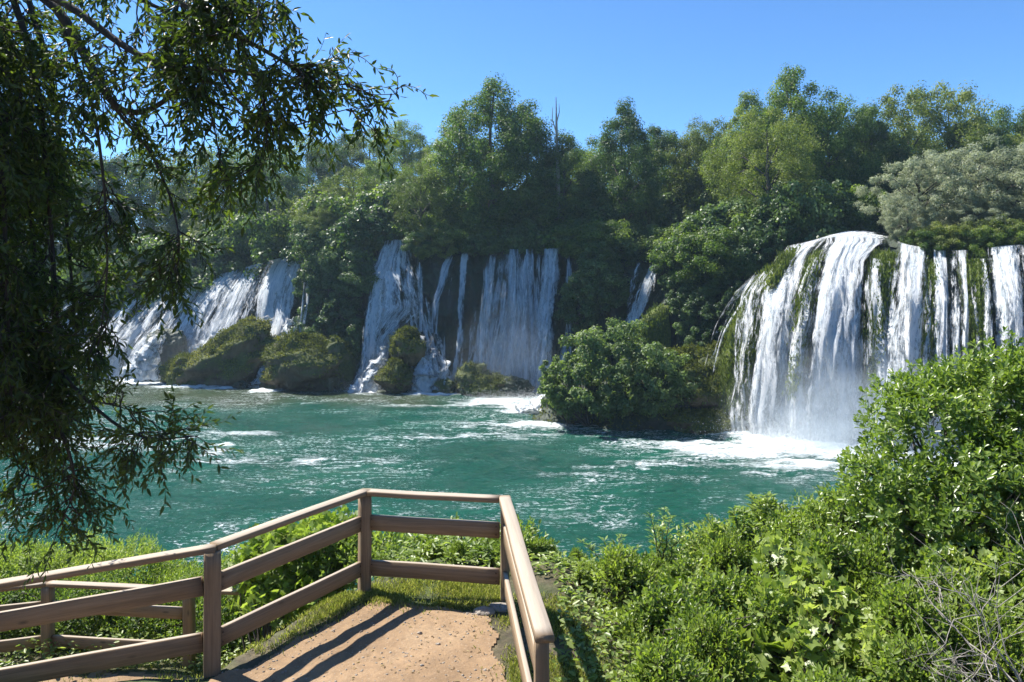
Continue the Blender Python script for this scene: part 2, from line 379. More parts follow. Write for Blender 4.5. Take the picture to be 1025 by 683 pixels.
# ------------------------------------------------------------------ camera, sky, sun
cam = bpy.data.cameras.new('camera'); co_ = bpy.data.objects.new('camera', cam); col.objects.link(co_)
co_.location = (0, 0, CZ); co_.rotation_euler = (R(90), 0, 0)
cam.sensor_width = 36; cam.lens = F_/W_*36; cam.shift_y = -(H_/2-HOR)/W_; cam.clip_end = 3000; cam.clip_start = .05
sc.camera = co_
SUN_DIR = Vector((-.868, .497, 0)).normalized()
ELEV = R(54)
sun_vec = Vector((SUN_DIR.x*math.cos(ELEV), SUN_DIR.y*math.cos(ELEV), math.sin(ELEV)))
sd = bpy.data.lights.new('sun', 'SUN'); sd.energy = 5.0; sd.angle = R(.55); sd.color = (1, .955, .88)
so = bpy.data.objects.new('sun', sd); col.objects.link(so); so.rotation_euler = sun_vec.to_track_quat('Z', 'Y').to_euler(); so.location = (-30, 20, 60)
w = bpy.data.worlds.new('World'); sc.world = w; w.use_nodes = True
nt = w.node_tree; nt.nodes.clear()
sky = nt.nodes.new('ShaderNodeTexSky'); sky.sky_type = 'NISHITA'; sky.sun_disc = False
sky.sun_elevation = ELEV; sky.sun_rotation = math.atan2(SUN_DIR.x, SUN_DIR.y) % (2*PI)
sky.air_density = .75; sky.dust_density = .0; sky.ozone_density = 4.0; sky.altitude = 100
bg = nt.nodes.new('ShaderNodeBackground'); bg.inputs[1].default_value = .095
wo = nt.nodes.new('ShaderNodeOutputWorld'); tint = nt.nodes.new('ShaderNodeMix'); tint.data_type = 'RGBA'; tint.blend_type = 'MULTIPLY'; tint.inputs[0].default_value = 1; tint.inputs[7].default_value = (.66, .95, 1.15, 1); nt.links.new(sky.outputs[0], tint.inputs[6]); nt.links.new(tint.outputs[2], bg.inputs[0]); nt.links.new(bg.outputs[0], wo.inputs[0])
vs = sc.view_settings; vs.view_transform = 'Standard'; vs.look = 'None'; vs.exposure = 1.1; vs.gamma = 1; vs.use_curve_mapping = False
sc.render.engine = 'CYCLES'
cy = sc.cycles; cy.use_denoising = True; cy.denoiser = 'OPENIMAGEDENOISE'; cy.use_adaptive_sampling = True; cy.adaptive_threshold = .02
cy.max_bounces = 7; cy.diffuse_bounces = 3; cy.glossy_bounces = 2; cy.transmission_bounces = 4; cy.transparent_max_bounces = 14; cy.volume_bounces = 2
cy.caustics_reflective = False; cy.caustics_refractive = False; cy.sample_clamp_indirect = 6
cy.volume_step_rate = 2.0; cy.volume_max_steps = 96

# ------------------------------------------------------------------ fence plan (metres)
A = np.array([-1.51, 7.58]); Bp = np.array([-2.46, 6.07]); Cc = np.array([-.07, 7.33]); Dn = np.array([.185, 4.72]); E = np.array([-5.1, 5.95])
DECK = 6.70
# ------------------------------------------------------------------ near bank terrain
def zbank(x, y):
    x = np.asarray(x, float); y = np.asarray(y, float)
    # the trodden path, climbing towards the camera
    z = DECK + sstep(5.4, 0.0, y)*1.75 + np.clip(-y, 0, 30)*.05
    z = z + 0*x
    # right of the right rail: a gentle dip then slightly rising bank
    z = z - .30*sstep(.3, 1.4, x) + .12*np.clip(x-2.5, 0, 20)
    # left of the path: drops to the lower terrace
    dx, dy = A-Bp; ln = math.hypot(dx, dy); nx, ny = -dy/ln, dx/ln     # normal pointing left/back
    d1 = (x-Bp[0])*nx + (y-Bp[1])*ny
    d2 = (y-5.98)*.98 + np.clip(-2.4-x, 0, 9)*.10
    d = np.where(x < -2.4, np.minimum(d1+.06, d2), d1-.10*sstep(-2.4, -2.0, x))
    lev = 4.80
    z = np.where(x < .0, z - (z-lev)*sstep(0, 1.15, d), z)
    # the fall of the bank to the river
    e = 8.15 + .9*sstep(1, 5, x) + 2.9*sstep(-2.2, -4.2, x) + .3*fbm(x*.4, 3.1, seed=5, oct=2)
    t = np.clip(y-e, 0, 40)
    z = z - np.where(t < 1.2, t*t*.42, .605+(t-1.2)*.78)
    z = z + .05*fbm(x*1.1, y*1.1, seed=3)*sstep(0, 1.5, t+np.clip(x-.4, 0, 5)+np.clip(d, 0, 3)) + .012*fbm(x*3, y*3, seed=9)
    return np.maximum(z, -2.4)
def bank():
    xs = np.concatenate([np.linspace(-95, -12, 50)[:-1], np.linspace(-12, 12, 240), np.linspace(12, 95, 50)[1:]])
    ys = np.concatenate([np.linspace(-40, 3, 40)[:-1], np.linspace(3, 14, 130), np.linspace(14, 26, 30)[1:]])
    gx, gy = np.meshgrid(xs, ys, indexing='ij')
    co = np.stack([gx, gy, zbank(gx, gy)], -1).reshape(-1, 3)
    tag(obj('ground', mesh_np('ground', co, grid_faces(len(xs), len(ys))[:, ::-1], smooth=True), M['soil']), kind='structure')
bank()
def sheet(name, fn, poly, mat, step=.08, lift=.012, jit=.1, seed=0):
    """a patch of ground cover laid on the bank, with an uneven outline"""
    poly = np.array(poly, float); lo, hi = poly.min(0)-.2, poly.max(0)+.2
    xs = np.arange(lo[0], hi[0], step); ys = np.concatenate([np.arange(lo[1], 5.0, step*3), np.arange(max(lo[1], 5.0), hi[1], step)])
    gx, gy = np.meshgrid(xs, ys, indexing='ij')
    px_ = gx+jit*fbm(gx*1.7, gy*1.7, seed=seed); py_ = gy+jit*fbm(gx*1.7+9, gy*1.7, seed=seed+1)
    ins = np.zeros(gx.shape, bool); n = len(poly)
    for i in range(n):
        (x1, y1), (x2, y2) = poly[i], poly[(i+1) % n]
        c = ((y1 > py_) != (y2 > py_)) & (px_ < (x2-x1)*(py_-y1)/(y2-y1+1e-12)+x1); ins ^= c
    f = grid_faces(len(xs), len(ys))[:, ::-1]; keep = ins.ravel()[f].all(1); f = f[keep]
    co = np.stack([gx, gy, fn(gx, gy)+lift], -1).reshape(-1, 3)
    used = np.unique(f); mp = np.zeros(len(co), int); mp[used] = np.arange(len(used))
    return obj(name, mesh_np(name, co[used], mp[f], smooth=True), mat), co[used]
path, path_co = sheet('path', zbank, [(-4.9, 5.5), (-2.55, 5.8), (-2.3, 6.15), (-1.52, 7.30), (-1.0, 7.30), (-.15, 6.95), (.02, 6.3), (.22, 4.4), (.9, 3.0), (1.2, -6), (-2.5, -6), (-5.2, 2)], M['dirt'], .02, .014, .14, 11)
tag(path, kind='structure')
lp, _ = sheet('path', zbank, [(-7.6, 7.5), (-3.6, 7.7), (-3.3, 8.9), (-3.7, 9.5), (-8, 9.75), (-12, 9.8), (-12, 7.5)], M['dirt'], .05, .014, .1, 21)
tag(lp, kind='structure')

# ------------------------------------------------------------------ fences
def box_mesh(name, Lx, wy, hz, bev=.006, wob=.0, seed=0):
    """board along +X, centred on Y, its bottom at z = 0; bevelled, edges slightly uneven"""
    n = max(2, int(Lx/.12)); xs = np.linspace(0, Lx, n)
    b = bev; prof = [(-wy/2+b, 0), (wy/2-b, 0), (wy/2, b), (wy/2, hz-b), (wy/2-b, hz), (-wy/2+b, hz), (-wy/2, hz-b), (-wy/2, b)]
    co = []
    rs = np.random.RandomState(seed)
    for i, x in enumerate(xs):
        q = wob*vnoise(x*1.3, seed*3.7, seed=seed); q2 = wob*vnoise(x*1.9+50, seed*3.7, seed=seed)
        for (y, z) in prof: co.append((x, y+float(q), z+float(q2)))
    f = []
    for i in range(n-1):
        for j in range(8): f.append((i*8+j, (i+1)*8+j, (i+1)*8+(j+1) % 8, i*8+(j+1) % 8))
    for base, flip in ((0, False), ((n-1)*8, True)):
        for q in ((0, 1, 6, 7), (1, 2, 5, 6), (2, 3, 4, 5)):
            g = [base+k for k in q]; f.append(tuple(g[::-1] if flip else g))
    return mesh_np(name, co, f)
SEED = [1]
def board(name, p, q, wy, hz, parent, off=(0, 0, 0)):
    p, q = Vector(p), Vector(q); d = q-p; SEED[0] += 1
    me = box_mesh(name, d.length, wy, hz, .007, .004, SEED[0])
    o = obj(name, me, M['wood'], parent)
    xa = d.normalized(); ya = Vector((0, 0, 1)).cross(xa)
    if ya.length < .01: ya = Vector((0, 1, 0))
    ya.normalize(); za = xa.cross(ya)
    mw = Matrix((xa, ya, za)).transposed().to_4x4(); mw.translation = p - parent.location
    o.matrix_basis = mw
    return o
def post(p, zb, zt, parent, w=.12, t=.10, rot=0.0):
    SEED[0] += 1
    o = board('post', (p[0], p[1], zb-.35), (p[0], p[1], zt), w, t, parent)
    m = Matrix.Rotation(rot, 4, 'Z') @ Matrix.Rotation(-PI/2, 4, 'Y')
    m.translation = Vector((p[0], p[1], zb-.35)) - parent.location + (Matrix.Rotation(rot, 3, 'Z') @ Vector((t/2, 0, 0)))
    o.matrix_basis = m
    return o
def ang(p, q): return math.atan2(q[1]-p[1], q[0]-p[0])
def span(p, q, zp, zq, parent, inset=.06, hs=(.26, .72), rh=.155, th=.045, capw=.115, capt=.05, top=1.05, ext=(0, 0)):
    """handrail and two rails between two posts; z is the ground at each post"""
    p, q = np.array(p), np.array(q); u = (q-p)/np.linalg.norm(q-p)
    zz = lambda s: zp+(zq-zp)*s
    ln = np.linalg.norm(q-p)
    a, b = p+u*inset, q-u*inset
    for h in hs:
        board('rail', (*a, zz(inset/ln)+h-rh/2), (*b, zz(1-inset/ln)+h-rh/2), th, rh, parent)
    a, b = p-u*ext[0], q+u*ext[1]
    board('handrail', (*a, zp+top-capt), (*b, zq+top-capt), capw, capt, parent)
fence = tag(empty('wooden_fence', (A[0], A[1], DECK)), 'brown timber fence with a handrail around the viewing spot at the end of the path', 'fence')
TOP = 1.05
zD = DECK + .10
for p, q in ((A, Cc), (Bp, A), (Cc, Dn)): pass
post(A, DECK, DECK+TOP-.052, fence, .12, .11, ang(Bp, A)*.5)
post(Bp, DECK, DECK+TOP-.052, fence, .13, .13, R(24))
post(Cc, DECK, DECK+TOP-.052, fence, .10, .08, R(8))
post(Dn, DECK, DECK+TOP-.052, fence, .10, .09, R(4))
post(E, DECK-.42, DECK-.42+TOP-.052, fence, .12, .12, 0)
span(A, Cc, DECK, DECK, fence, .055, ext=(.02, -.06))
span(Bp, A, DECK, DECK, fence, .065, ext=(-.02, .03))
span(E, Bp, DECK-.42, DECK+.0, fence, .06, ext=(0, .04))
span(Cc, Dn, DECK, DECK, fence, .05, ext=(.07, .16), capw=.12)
LZ = 4.78
def nails(p, q, zg, parent):
    """pairs of rusty nail heads where a rail meets its post, on the face towards the path"""
    p, q = np.array(p), np.array(q); u = (q-p)/np.linalg.norm(q-p); n_ = np.array([u[1], -u[0]])
    if n_[1] > 0: n_ = -n_
    for h in (.26, .72):
        for e, sg in ((p, 1), (q, -1)):
            for dz in (-.04, .04):
                c = e+u*sg*.085+n_*.0235
                a = Acc(); a.add(*tube([(0, 0, 0), (-n_[0]*-.004, -n_[1]*-.004, 0)], [.008, .006], 8)); a.add(np.array([[n_[0]*.004+u[0]*.006*math.cos(t), n_[1]*.004+u[1]*.006*math.cos(t), .006*math.sin(t)] for t in np.arange(8)*PI/4]), np.array([[0, 1, 2, 3], [0, 3, 4, 7], [4, 5, 6, 7]]))
                obj('nail', a.mesh('nail'), M['nail'], parent, (c[0]-parent.location.x, c[1]-parent.location.y, zg+h+dz-parent.location.z))
nails(A, Cc, DECK, fence); nails(Bp, A, DECK, fence)
F1 = np.array([X(48, 9.9), 9.9]); F2 = np.array([X(189, 9.7), 9.7]); F3 = np.array([X(250, 9.65), 9.65]); F0 = np.array([-8.9, 9.3])
lf = tag(empty('wooden_fence', (F1[0], F1[1], LZ)), 'lower timber fence on the terrace behind the first one, beside the feathery bush', 'fence')
for p in (F0, F1, F2): post(p, LZ-.1, LZ+TOP-.05, lf, .13, .12, 0)
span(F1, F2, LZ, LZ, lf, .06, ext=(0, 0)); span(F0, F1, LZ-.05, LZ, lf, .06)
board('handrail', (*F2, LZ+TOP-.05), (*F3, LZ+TOP-.05), .115, .05, lf)

# ------------------------------------------------------------------ the cliffs as a surface S(u, v): u = picture column of the lip, v = 0 lip .. 1 water
class Cliff:
    def __init__(s, rows, pw, seed, amp=.5):
        r = np.array(rows, float)       # px_top, py_top, D_top, px_bot, D_bot
        s.u = r[:, 0]; s.T = np.stack([X(r[:, 0], r[:, 2]), r[:, 2], Zp(r[:, 1], r[:, 2])], 1)
        s.B = np.stack([X(r[:, 3], r[:, 4]), r[:, 4], r[:, 4]*0-.4], 1)
        s.pw = pw; s.seed = seed; s.amp = amp
        uu = np.linspace(s.u[0], s.u[-1], 400); k = np.hanning(25); k /= k.sum()
        sm = lambda a: np.convolve(np.pad(np.interp(uu, s.u, a), 12, mode='edge'), k, 'valid')
        s.uu = uu; s.Ts = np.stack([sm(s.T[:, i]) for i in range(3)], 1); s.Bs = np.stack([sm(s.B[:, i]) for i in range(3)], 1)
    def _i(s, A_, u): return np.stack([np.interp(u, s.uu, A_[:, i]) for i in range(3)], -1)
    def normal(s, u):
        d = s._i(s.Ts+s.Bs, np.asarray(u)+4)-s._i(s.Ts+s.Bs, np.asarray(u)-4)
        n = np.stack([d[..., 1], -d[..., 0], 0*d[..., 0]], -1); return nrm(n)
    def pos(s, u, v, off=0.0, rough=0.0):
        u, v, off = np.broadcast_arrays(np.asarray(u, float), np.asarray(v, float), np.asarray(off, float))
        T, B = s._i(s.Ts, u), s._i(s.Bs, u)
        vc = np.clip(v, 0, 1)
        h = 1-(1-vc)**s.pw
        p = T*(1-h[..., None]) + B*h[..., None]
        n = s.normal(u)
        p[..., 2] = T[..., 2]*(1-vc) + B[..., 2]*vc
        p[..., 2] -= .25*np.exp(-((v-.0)/.03)**2)*(v >= 0)
        back = np.clip(-v, 0, 5)
        p = p - n*(back*9)[..., None]; p[..., 2] += back*1.2
        lf_ = fbm(p[..., 0]*.28, p[..., 1]*.28, p[..., 2]*.10, seed=s.seed, oct=3)*s.amp*np.clip(.15+vc*1.6, 0, 1)*np.clip((1.04-vc)*7, 0, 1)
        p = p + n*(lf_+off)[..., None]
        if rough:
            r = fbm(p[..., 0]*1.3, p[..., 1]*1.3, p[..., 2]*.28, seed=s.seed+5, oct=4)
            p = p + n*((r-.7)*rough)[..., None]
            p[..., 2] += rough*.25*fbm(p[..., 0]*.9, p[..., 1]*.9, p[..., 2], seed=s.seed+8, oct=2)
        return p
CM = Cliff([(-420, 320, 84, -460, 80), (-150, 305, 78, -170, 74), (100, 296, 74, 60, 69.5), (150, 291, 73, 120, 68.5), (200, 279, 72.5, 170, 68), (240, 270, 72, 215, 67.5),
            (270, 259, 71, 245, 67), (300, 256, 70, 285, 66), (325, 250, 68.5, 322, 64.5), (350, 245, 67, 345, 63), (400, 238, 66, 400, 61.8), (430, 247, 65.5, 430, 61.5),
            (480, 250, 65.5, 480, 61.5), (560, 249, 65, 560, 61), (600, 246, 64, 600, 60), (640, 262, 62.5, 632, 58.5), (665, 262, 61, 650, 57), (700, 255, 58, 690, 54), (745, 248, 55, 735, 51.5),
            (790, 240, 53.5, 780, 50.3), (850, 230, 54, 850, 50), (900, 225, 56, 900, 52)], 1.7, 31, .7)
CR = Cliff([(770, 250, 53, 706, 49.5), (785, 249, 50.5, 718, 47.4), (800, 244, 49.5, 748, 46.2), (820, 239, 48.8, 780, 45), (845, 236, 48.2, 815, 43.8), (880, 238, 47, 868, 42.6), (905, 246, 46, 900, 41.8),
            (940, 252, 45, 940, 41.3), (975, 250, 44.2, 975, 40.8), (1005, 246, 43.6, 1008, 40.2), (1060, 245, 42.6, 1065, 39.3), (1200, 245, 40, 1220, 37), (1500, 240, 36, 1520, 33), (2100, 230, 30, 2150, 27)], 2.6, 57, .45)
def cliff_obj(C_, u0, u1, du, nv, rough):
    us = np.arange(u0, u1, du); vs_ = np.concatenate([[-.25, -.12, -.05], np.linspace(0, 1.02, nv)])
    U, V = np.meshgrid(us, vs_, indexing='ij')
    co = C_.pos(U, V, -.35, rough)
    return tag(obj('cliff', mesh_np('cliff', co.reshape(-1, 3), grid_faces(len(us), len(vs_)), smooth=True), M['cliff']), kind='structure')
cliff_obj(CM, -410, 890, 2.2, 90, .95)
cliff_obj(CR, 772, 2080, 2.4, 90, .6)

# the plateau the woods stand on: starts behind the lips and rises away from the river
def lip(x):
    xs = np.concatenate([CM.Ts[:, 0][CM.uu < 760], CR.Ts[:, 0][CR.uu > 800]])
    ys = np.concatenate([CM.Ts[:, 1][CM.uu < 760], CR.Ts[:, 1][CR.uu > 800]])
    zs = np.concatenate([CM.Ts[:, 2][CM.uu < 760], CR.Ts[:, 2][CR.uu > 800]])
    o = np.argsort(xs); return np.interp(x, xs[o], ys[o]), np.interp(x, xs[o], zs[o])
def zplat(x, y):
    ly, lz = lip(x); d = np.maximum(y-ly, 0)
    hill = 9*np.exp(-((np.asarray(x)+28)/38.)**2)*sstep(8, 45, d) + .05*d
    return lz - .25 + .02*d + hill + .5*fbm(np.asarray(x)*.08, np.asarray(y)*.08, seed=77, oct=3)*sstep(1, 10, d)
def plateau():
    xs = np.linspace(-330, 330, 260); ts = np.concatenate([[.6, 1.5, 3, 5], np.geomspace(7, 245, 34)])
    gx, gt = np.meshgrid(xs, ts, indexing='ij'); ly, lz = lip(gx); gy = ly+gt
    co = np.stack([gx*(1+gt/200), gy, np.minimum(zplat(gx, gy), 30)], -1).reshape(-1, 3)
    tag(obj('terrain', mesh_np('terrain', co, grid_faces(len(xs), len(ts))[:, ::-1], smooth=True), M['forest']), kind='structure')
plateau()
# bed of the river and the land beyond, out to the horizon
me = mesh_np('riverbed', [(-880, -200, -2.6), (880, -200, -2.6), (880, 340, -2.6), (-880, 340, -2.6)], [[0, 1, 2, 3]])
tag(obj('riverbed', me, M['soil']), kind='structure')

# ------------------------------------------------------------------ river
FOAM = []     # (x, y, rx, ry, strength)
def foam_at(px, py, rx, ry, s=1.0):
    D = Dw(py); FOAM.append((X(px, D), D, rx, ry, s))
for a in ((150, 381, 3.2, 2.5, 1.2), (190, 386, 3.5, 1.2, .9), (225, 388, 3, .9, .8), (262, 391, 2.0, 1.2, 1.0), (285, 388, 1.5, 1.2, .8), (365, 392, 1.6, 1.6, 1.1), (432, 393, 2.6, 1.8, 1.2), (505, 403, 5, 2.0, .8),
          (545, 409, 3.2, 2.4, 1.3), (570, 415, 2.4, 1.6, 1.1), (725, 424, 2.2, 1.4, 1.0), (765, 433, 4, 2.4, 1.3), (800, 440, 4.5, 3.4, 1.6), (840, 446, 4.6, 3.6, 1.7), (880, 450, 4.5, 3.4, 1.6), (920, 455, 4, 3.2, 1.5), (980, 460, 5, 3, 1.4), (1050, 468, 6, 3, 1.4),
          (800, 450, 10, 3.4, .55), (860, 466, 9, 4, .46), (740, 445, 8, 2.2, .42), (250, 433, 4, 1.0, .30), (216, 450, .9, 3.4, .42), (100, 440, 8, 3, .28), (430, 404, 18, 1.6, .30), (320, 462, 9, 1.0, .28), (490, 437, 8, 1.2, .32), (640, 470, 8, 2.4, .26), (560, 425, 8, 2, .42)): foam_at(*a)
def river():
    xs = np.concatenate([np.linspace(-140, -60, 60)[:-1], np.linspace(-60, 45, 560), np.linspace(45, 120, 60)[1:]]); ys = np.concatenate([np.linspace(9, 34, 140)[:-1], np.linspace(34, 86, 230)])
    gx, gy = np.meshgrid(xs, ys, indexing='ij')
    foam = np.zeros(gx.shape)
    for (x, y, rx, ry, s) in FOAM:
        d = np.sqrt(((gx-x)/rx)**2 + ((gy-y)/ry)**2); foam = np.maximum(foam, s*np.clip(1.25-d, 0, 1))
    foam = foam*np.clip(.85+1.1*fbm(gx*.45+.5*fbm(gx*.3, gy*.3, seed=7), gy*1.3, seed=91, oct=4, gain=.6)*(1.25-np.clip(foam, 0, 1)), 0, 1.6)
    sh = sstep(8, 3.0, np.abs(gy-(60+0*gx)))*sstep(-44, -36, gx)*sstep(-3, -9, gx)*.9
    sh = np.clip(sh*(1+.8*fbm(gx*.2, gy*.4, seed=5, oct=3)), 0, .9)
    z = .055*fbm(gx*.55, gy*.8, seed=41, oct=4, gain=.6) + .03*fbm(gx*.15, gy*.2, seed=47, oct=2) + .12*np.clip(foam, 0, 1.2)*(1+fbm(gx*1.6, gy*1.6, seed=43, oct=2))
    co = np.stack([gx, gy, z], -1).reshape(-1, 3)
    tag(obj('river', mesh_np('river', co, grid_faces(len(xs), len(ys))[:, ::-1], {'foam': foam, 'shallow': sh}, smooth=True), M['river']), kind='structure')
river()

# ------------------------------------------------------------------ waterfalls
def strand_geo(C_, pts, off, den, wd=.9, seed=0, nu=24, du=1.0):
    """pts: list of (v, u_left, u_right, density) down the cliff -> one curtain of water"""
    pts = sorted(pts); pv = [p[0] for p in pts]
    vv = np.arange(pv[0], pv[-1]+.004, .0125); t = np.linspace(0, 1, nu)
    ul = np.interp(vv, pv, [p[1] for p in pts]); ur = np.interp(vv, pv, [p[2] for p in pts]); dn = np.interp(vv, pv, [p[3] for p in pts])
    wob = 1.2*vnoise(vv*7, seed*1.3, seed=seed)
    U = (ul+wob)[None, :]*(1-t[:, None]) + (ur+wob*.5)[None, :]*t[:, None]; V = np.broadcast_to(vv[None, :], U.shape)
    o = off*(np.sin(np.pi*t)**.5)[:, None]*(np.clip(V*4, .15, 1)) + off*.3 + .22*fbm(U*.16, V*1.5, seed=seed+3, oct=3)*np.clip(V*3, .1, 1)
    co = C_.pos(U, V, o)
    wm = np.linalg.norm(co[-1]-co[0], axis=-1)                       # real width in metres at each height
    wmean = wm.mean()
    u_m = np.broadcast_to(t[:, None]*max(wmean, .4), U.shape) + seed*13.1
    v_m = np.broadcast_to((vv*12)[None, :], U.shape)
    edge = np.clip(np.sin(np.pi*t)**.8*(1+.0*t), 0, 1)[:, None]*np.ones((1, len(vv)))
    edge = np.clip(edge+.22*fbm(U*.35, V*5, seed=seed+9, oct=3), 0, 1)
    endf = np.clip((V-vv[0]-.03*vnoise(U*.5, 3.3, seed=seed))/.05, 0, 1)
    d = dn[None, :]*edge*(.35+.65*endf)*den - .28*(1-edge)
    return co.reshape(-1, 3), np.stack([u_m, v_m], -1).reshape(-1, 2), d.ravel(), grid_faces(len(t), len(vv))
def waterfall(label, C_, parts, mat='fall', group=None, layers=2, off=.35):
    """each entry of parts is one stream of the fall"""
    root = None; first = parts[0]
    p0 = C_.pos(.5*(first[-1][1]+first[-1][2]), 1.0)
    root = tag(empty('waterfall', (float(p0[0]), float(p0[1]), 0)), label, 'waterfall', group)
    for k, pts in enumerate(parts):
        a = Acc(); cos, uvs, ds, fs, n = [], [], [], [], 0
        for l in range(layers):
            co, uv, d, f = strand_geo(C_, pts, off*(1+.8*l), 1.0-.16*l, seed=SEED[0]*7+l*3+k)
            cos.append(co); uvs.append(uv+l*31.7); ds.append(d); fs.append(f+n); n += len(co)
        SEED[0] += 1
        co = np.concatenate(cos)-np.array(root.location)
        obj('stream', mesh_np('stream', co, np.concatenate(fs), {'den': np.concatenate(ds)}, np.concatenate(uvs), smooth=True), M[mat], root)
    return root
# left falls, in several sheets running down to the left
waterfall('wide slanting waterfall on the far left, spilling behind the long mossy mound', CM, [
    [(-.15, 262, 312, 1.2), (0, 268, 309, 1.2), (.3, 264, 305, 1.15), (.55, 268, 304, 1.1), (.75, 268, 308, 1.1), (1, 258, 302, 1.2)],
    [(-.05, 240, 276, .80), (.3, 226, 272, .85), (.6, 212, 272, .95), (1, 195, 266, 1.2)],
    [(-.05, 214, 246, .95), (.3, 198, 232, 1.0), (.6, 182, 222, 1.05), (1, 165, 215, 1.2)],
    [(-.04, 190, 218, .62), (.3, 174, 202, .75), (.6, 160, 190, .85), (1, 142, 182, 1.2)],
    [(-.04, 160, 194, .85), (.3, 144, 178, .9), (.6, 132, 168, .9), (1, 112, 165, 1.2)],
    [(-.04, 132, 160, .7), (.5, 116, 146, .85), (1, 95, 140, 1.1)],
    [(0, 70, 120, .8), (.5, 52, 115, .9), (1, 40, 108, 1.1)],
    [(.0, 150, 300, .55), (.4, 140, 296, .60), (1, 120, 296, .8)]], layers=2)
waterfall('thin white trickle on the dark cliff between the left falls and the ivy', CM, [
    [(.12, 312, 318, .75), (.4, 313, 317, .7), (.7, 312, 318, .5), (.9, 312, 318, .3)]], 'veil')
waterfall('tall lacy waterfall that splits round the round mossy boulder', CM, [
    [(-.12, 388, 412, .7), (.0, 382, 414, .8), (.1, 376, 416, .82), (.25, 368, 422, .80), (.45, 364, 428, .78), (.65, 362, 398, .9), (.85, 358, 394, .9), (1, 346, 386, 1.1)],
    [(.0, 384, 398, .8), (.2, 376, 392, .85), (.5, 368, 384, .85), (.8, 362, 380, .9), (1, 352, 378, 1.1)],
    [(.15, 402, 424, .55), (.35, 400, 434, .55), (.55, 404, 440, .6), (.7, 408, 446, .8), (.85, 408, 450, 1.0), (1, 404, 454, 1.3)]], 'fall')
waterfall('single thread of falling water right of the lacy waterfall', CM, [
    [(.13, 419, 424, .85), (.35, 419, 424, .85), (.6, 418, 424, .6)]], 'veil', layers=1, off=.2)
waterfall('pair of curved thin streams left of the straight bright thread', CM, [
    [(.02, 448, 458, .7), (.15, 441, 452, .75), (.4, 430, 440, .65), (.6, 428, 438, .5)],
    [(.02, 452, 461, .6), (.3, 443, 452, .65), (.7, 440, 450, .5), (.9, 438, 452, .45)]], 'veil', layers=1, off=.2)
waterfall('straight bright thread of water in the middle of the cliff', CM, [
    [(.0, 460, 471, .9), (.3, 458, 467, .95), (.7, 454, 464, .9), (1, 448, 464, .9)]], 'fall', layers=1, off=.25)
waterfall('broad misty veil of water fanning out under the tall trees', CM, [
    [(-.06, 503, 522, .6), (.1, 500, 528, .68), (.3, 494, 532, .78), (.5, 486, 534, .86), (.75, 474, 536, .95), (1, 464, 538, 1.15)],
    [(.02, 470, 564, .34), (.4, 464, 560, .44), (.75, 456, 556, .55), (1, 450, 560, .9)], [(.1, 482, 494, .45), (.4, 478, 496, .62), (.9, 466, 500, .8)], [(.0, 508, 516, .8), (.4, 506, 518, .85), (.9, 500, 520, .9)]], 'veil', off=.5)
waterfall('faint narrow stream between the misty veil and the strong column', CM, [
    [(-.04, 524, 534, .72), (.3, 526, 537, .72), (.8, 522, 538, .72)], [(.02, 535, 543, .55), (.8, 530, 542, .6)]], 'veil', layers=1, off=.25)
waterfall('strong white column of water at the right end of the middle cliff', CM, [
    [(-.08, 542, 562, .92), (.2, 540, 560, .95), (.5, 535, 557, .95), (.8, 530, 556, .95), (1, 520, 560, 1.2)],
    [(.0, 550, 558, 1.0), (.3, 547, 554, 1.1), (.7, 540, 550, 1.05), (1, 534, 550, 1.2)]], 'fall', off=.5)
waterfall('faint trickle on the dark wall beside the strong white column', CM, [
    [(.05, 564, 574, .6), (.6, 563, 575, .6), (.8, 556, 576, .85), (1, 548, 582, 1.0)]], 'veil', layers=1, off=.25)
waterfall('slender waterfall slanting down behind the island bush', CM, [
    [(.0, 651, 663, .8), (.2, 642, 660, .95), (.45, 630, 654, 1.1), (.7, 622, 650, 1.1), (1, 615, 650, 1.2)],
    [(.0, 636, 646, .55), (.4, 628, 640, .6), (.7, 622, 634, .6)]], 'fall', off=.4)
waterfall('great white waterfall spreading over the mossy bulge on the right', CR, [
    [(-.5, 812, 880, 1.0), (-.1, 796, 884, 1.0), (.0, 787, 828, 1.0), (.1, 790, 824, .95), (.2, 794, 828, 1.0), (.4, 801, 832, 1.0), (.6, 804, 834, 1.0), (.8, 804, 834, 1.1), (1, 800, 836, 1.35)],
    [(-.3, 826, 890, 1.2), (0, 824, 888, 1.2), (.12, 828, 874, 1.12), (.35, 833, 878, 1.12), (.65, 834, 882, 1.15), (.85, 828, 886, 1.2), (1, 824, 892, 1.5)],
    [(.14, 783, 797, .55), (.3, 788, 803, .50), (.5, 794, 808, .42), (.75, 796, 810, .45), (1, 794, 814, 1.0)],
    [(.16, 784, 788, .7), (.3, 781, 785, .7), (.5, 778, 782, .7), (.7, 775, 781, .75), (.85, 772, 782, .9), (1, 768, 788, 1.2)],
    [(.02, 797, 807, .7), (.2, 800, 808, .8), (.4, 806, 816, .9), (1, 806, 820, 1.1)],
    [(.1, 818, 836, .50), (.4, 826, 842, .58), (.65, 824, 844, .85), (.8, 822, 844, 1.1), (1, 820, 846, 1.3)],
    [(.1, 866, 898, .48), (.35, 872, 900, .55), (.65, 874, 904, .72), (.85, 874, 908, 1.0), (1, 874, 910, 1.3)]], layers=3, off=.45)
waterfall('small side cascade at the foot of the green bulge', CR, [
    [(.80, 774, 779, 1.0), (.86, 772, 780, 1.1), (1, 768, 784, 1.2)]], layers=2, off=.9)
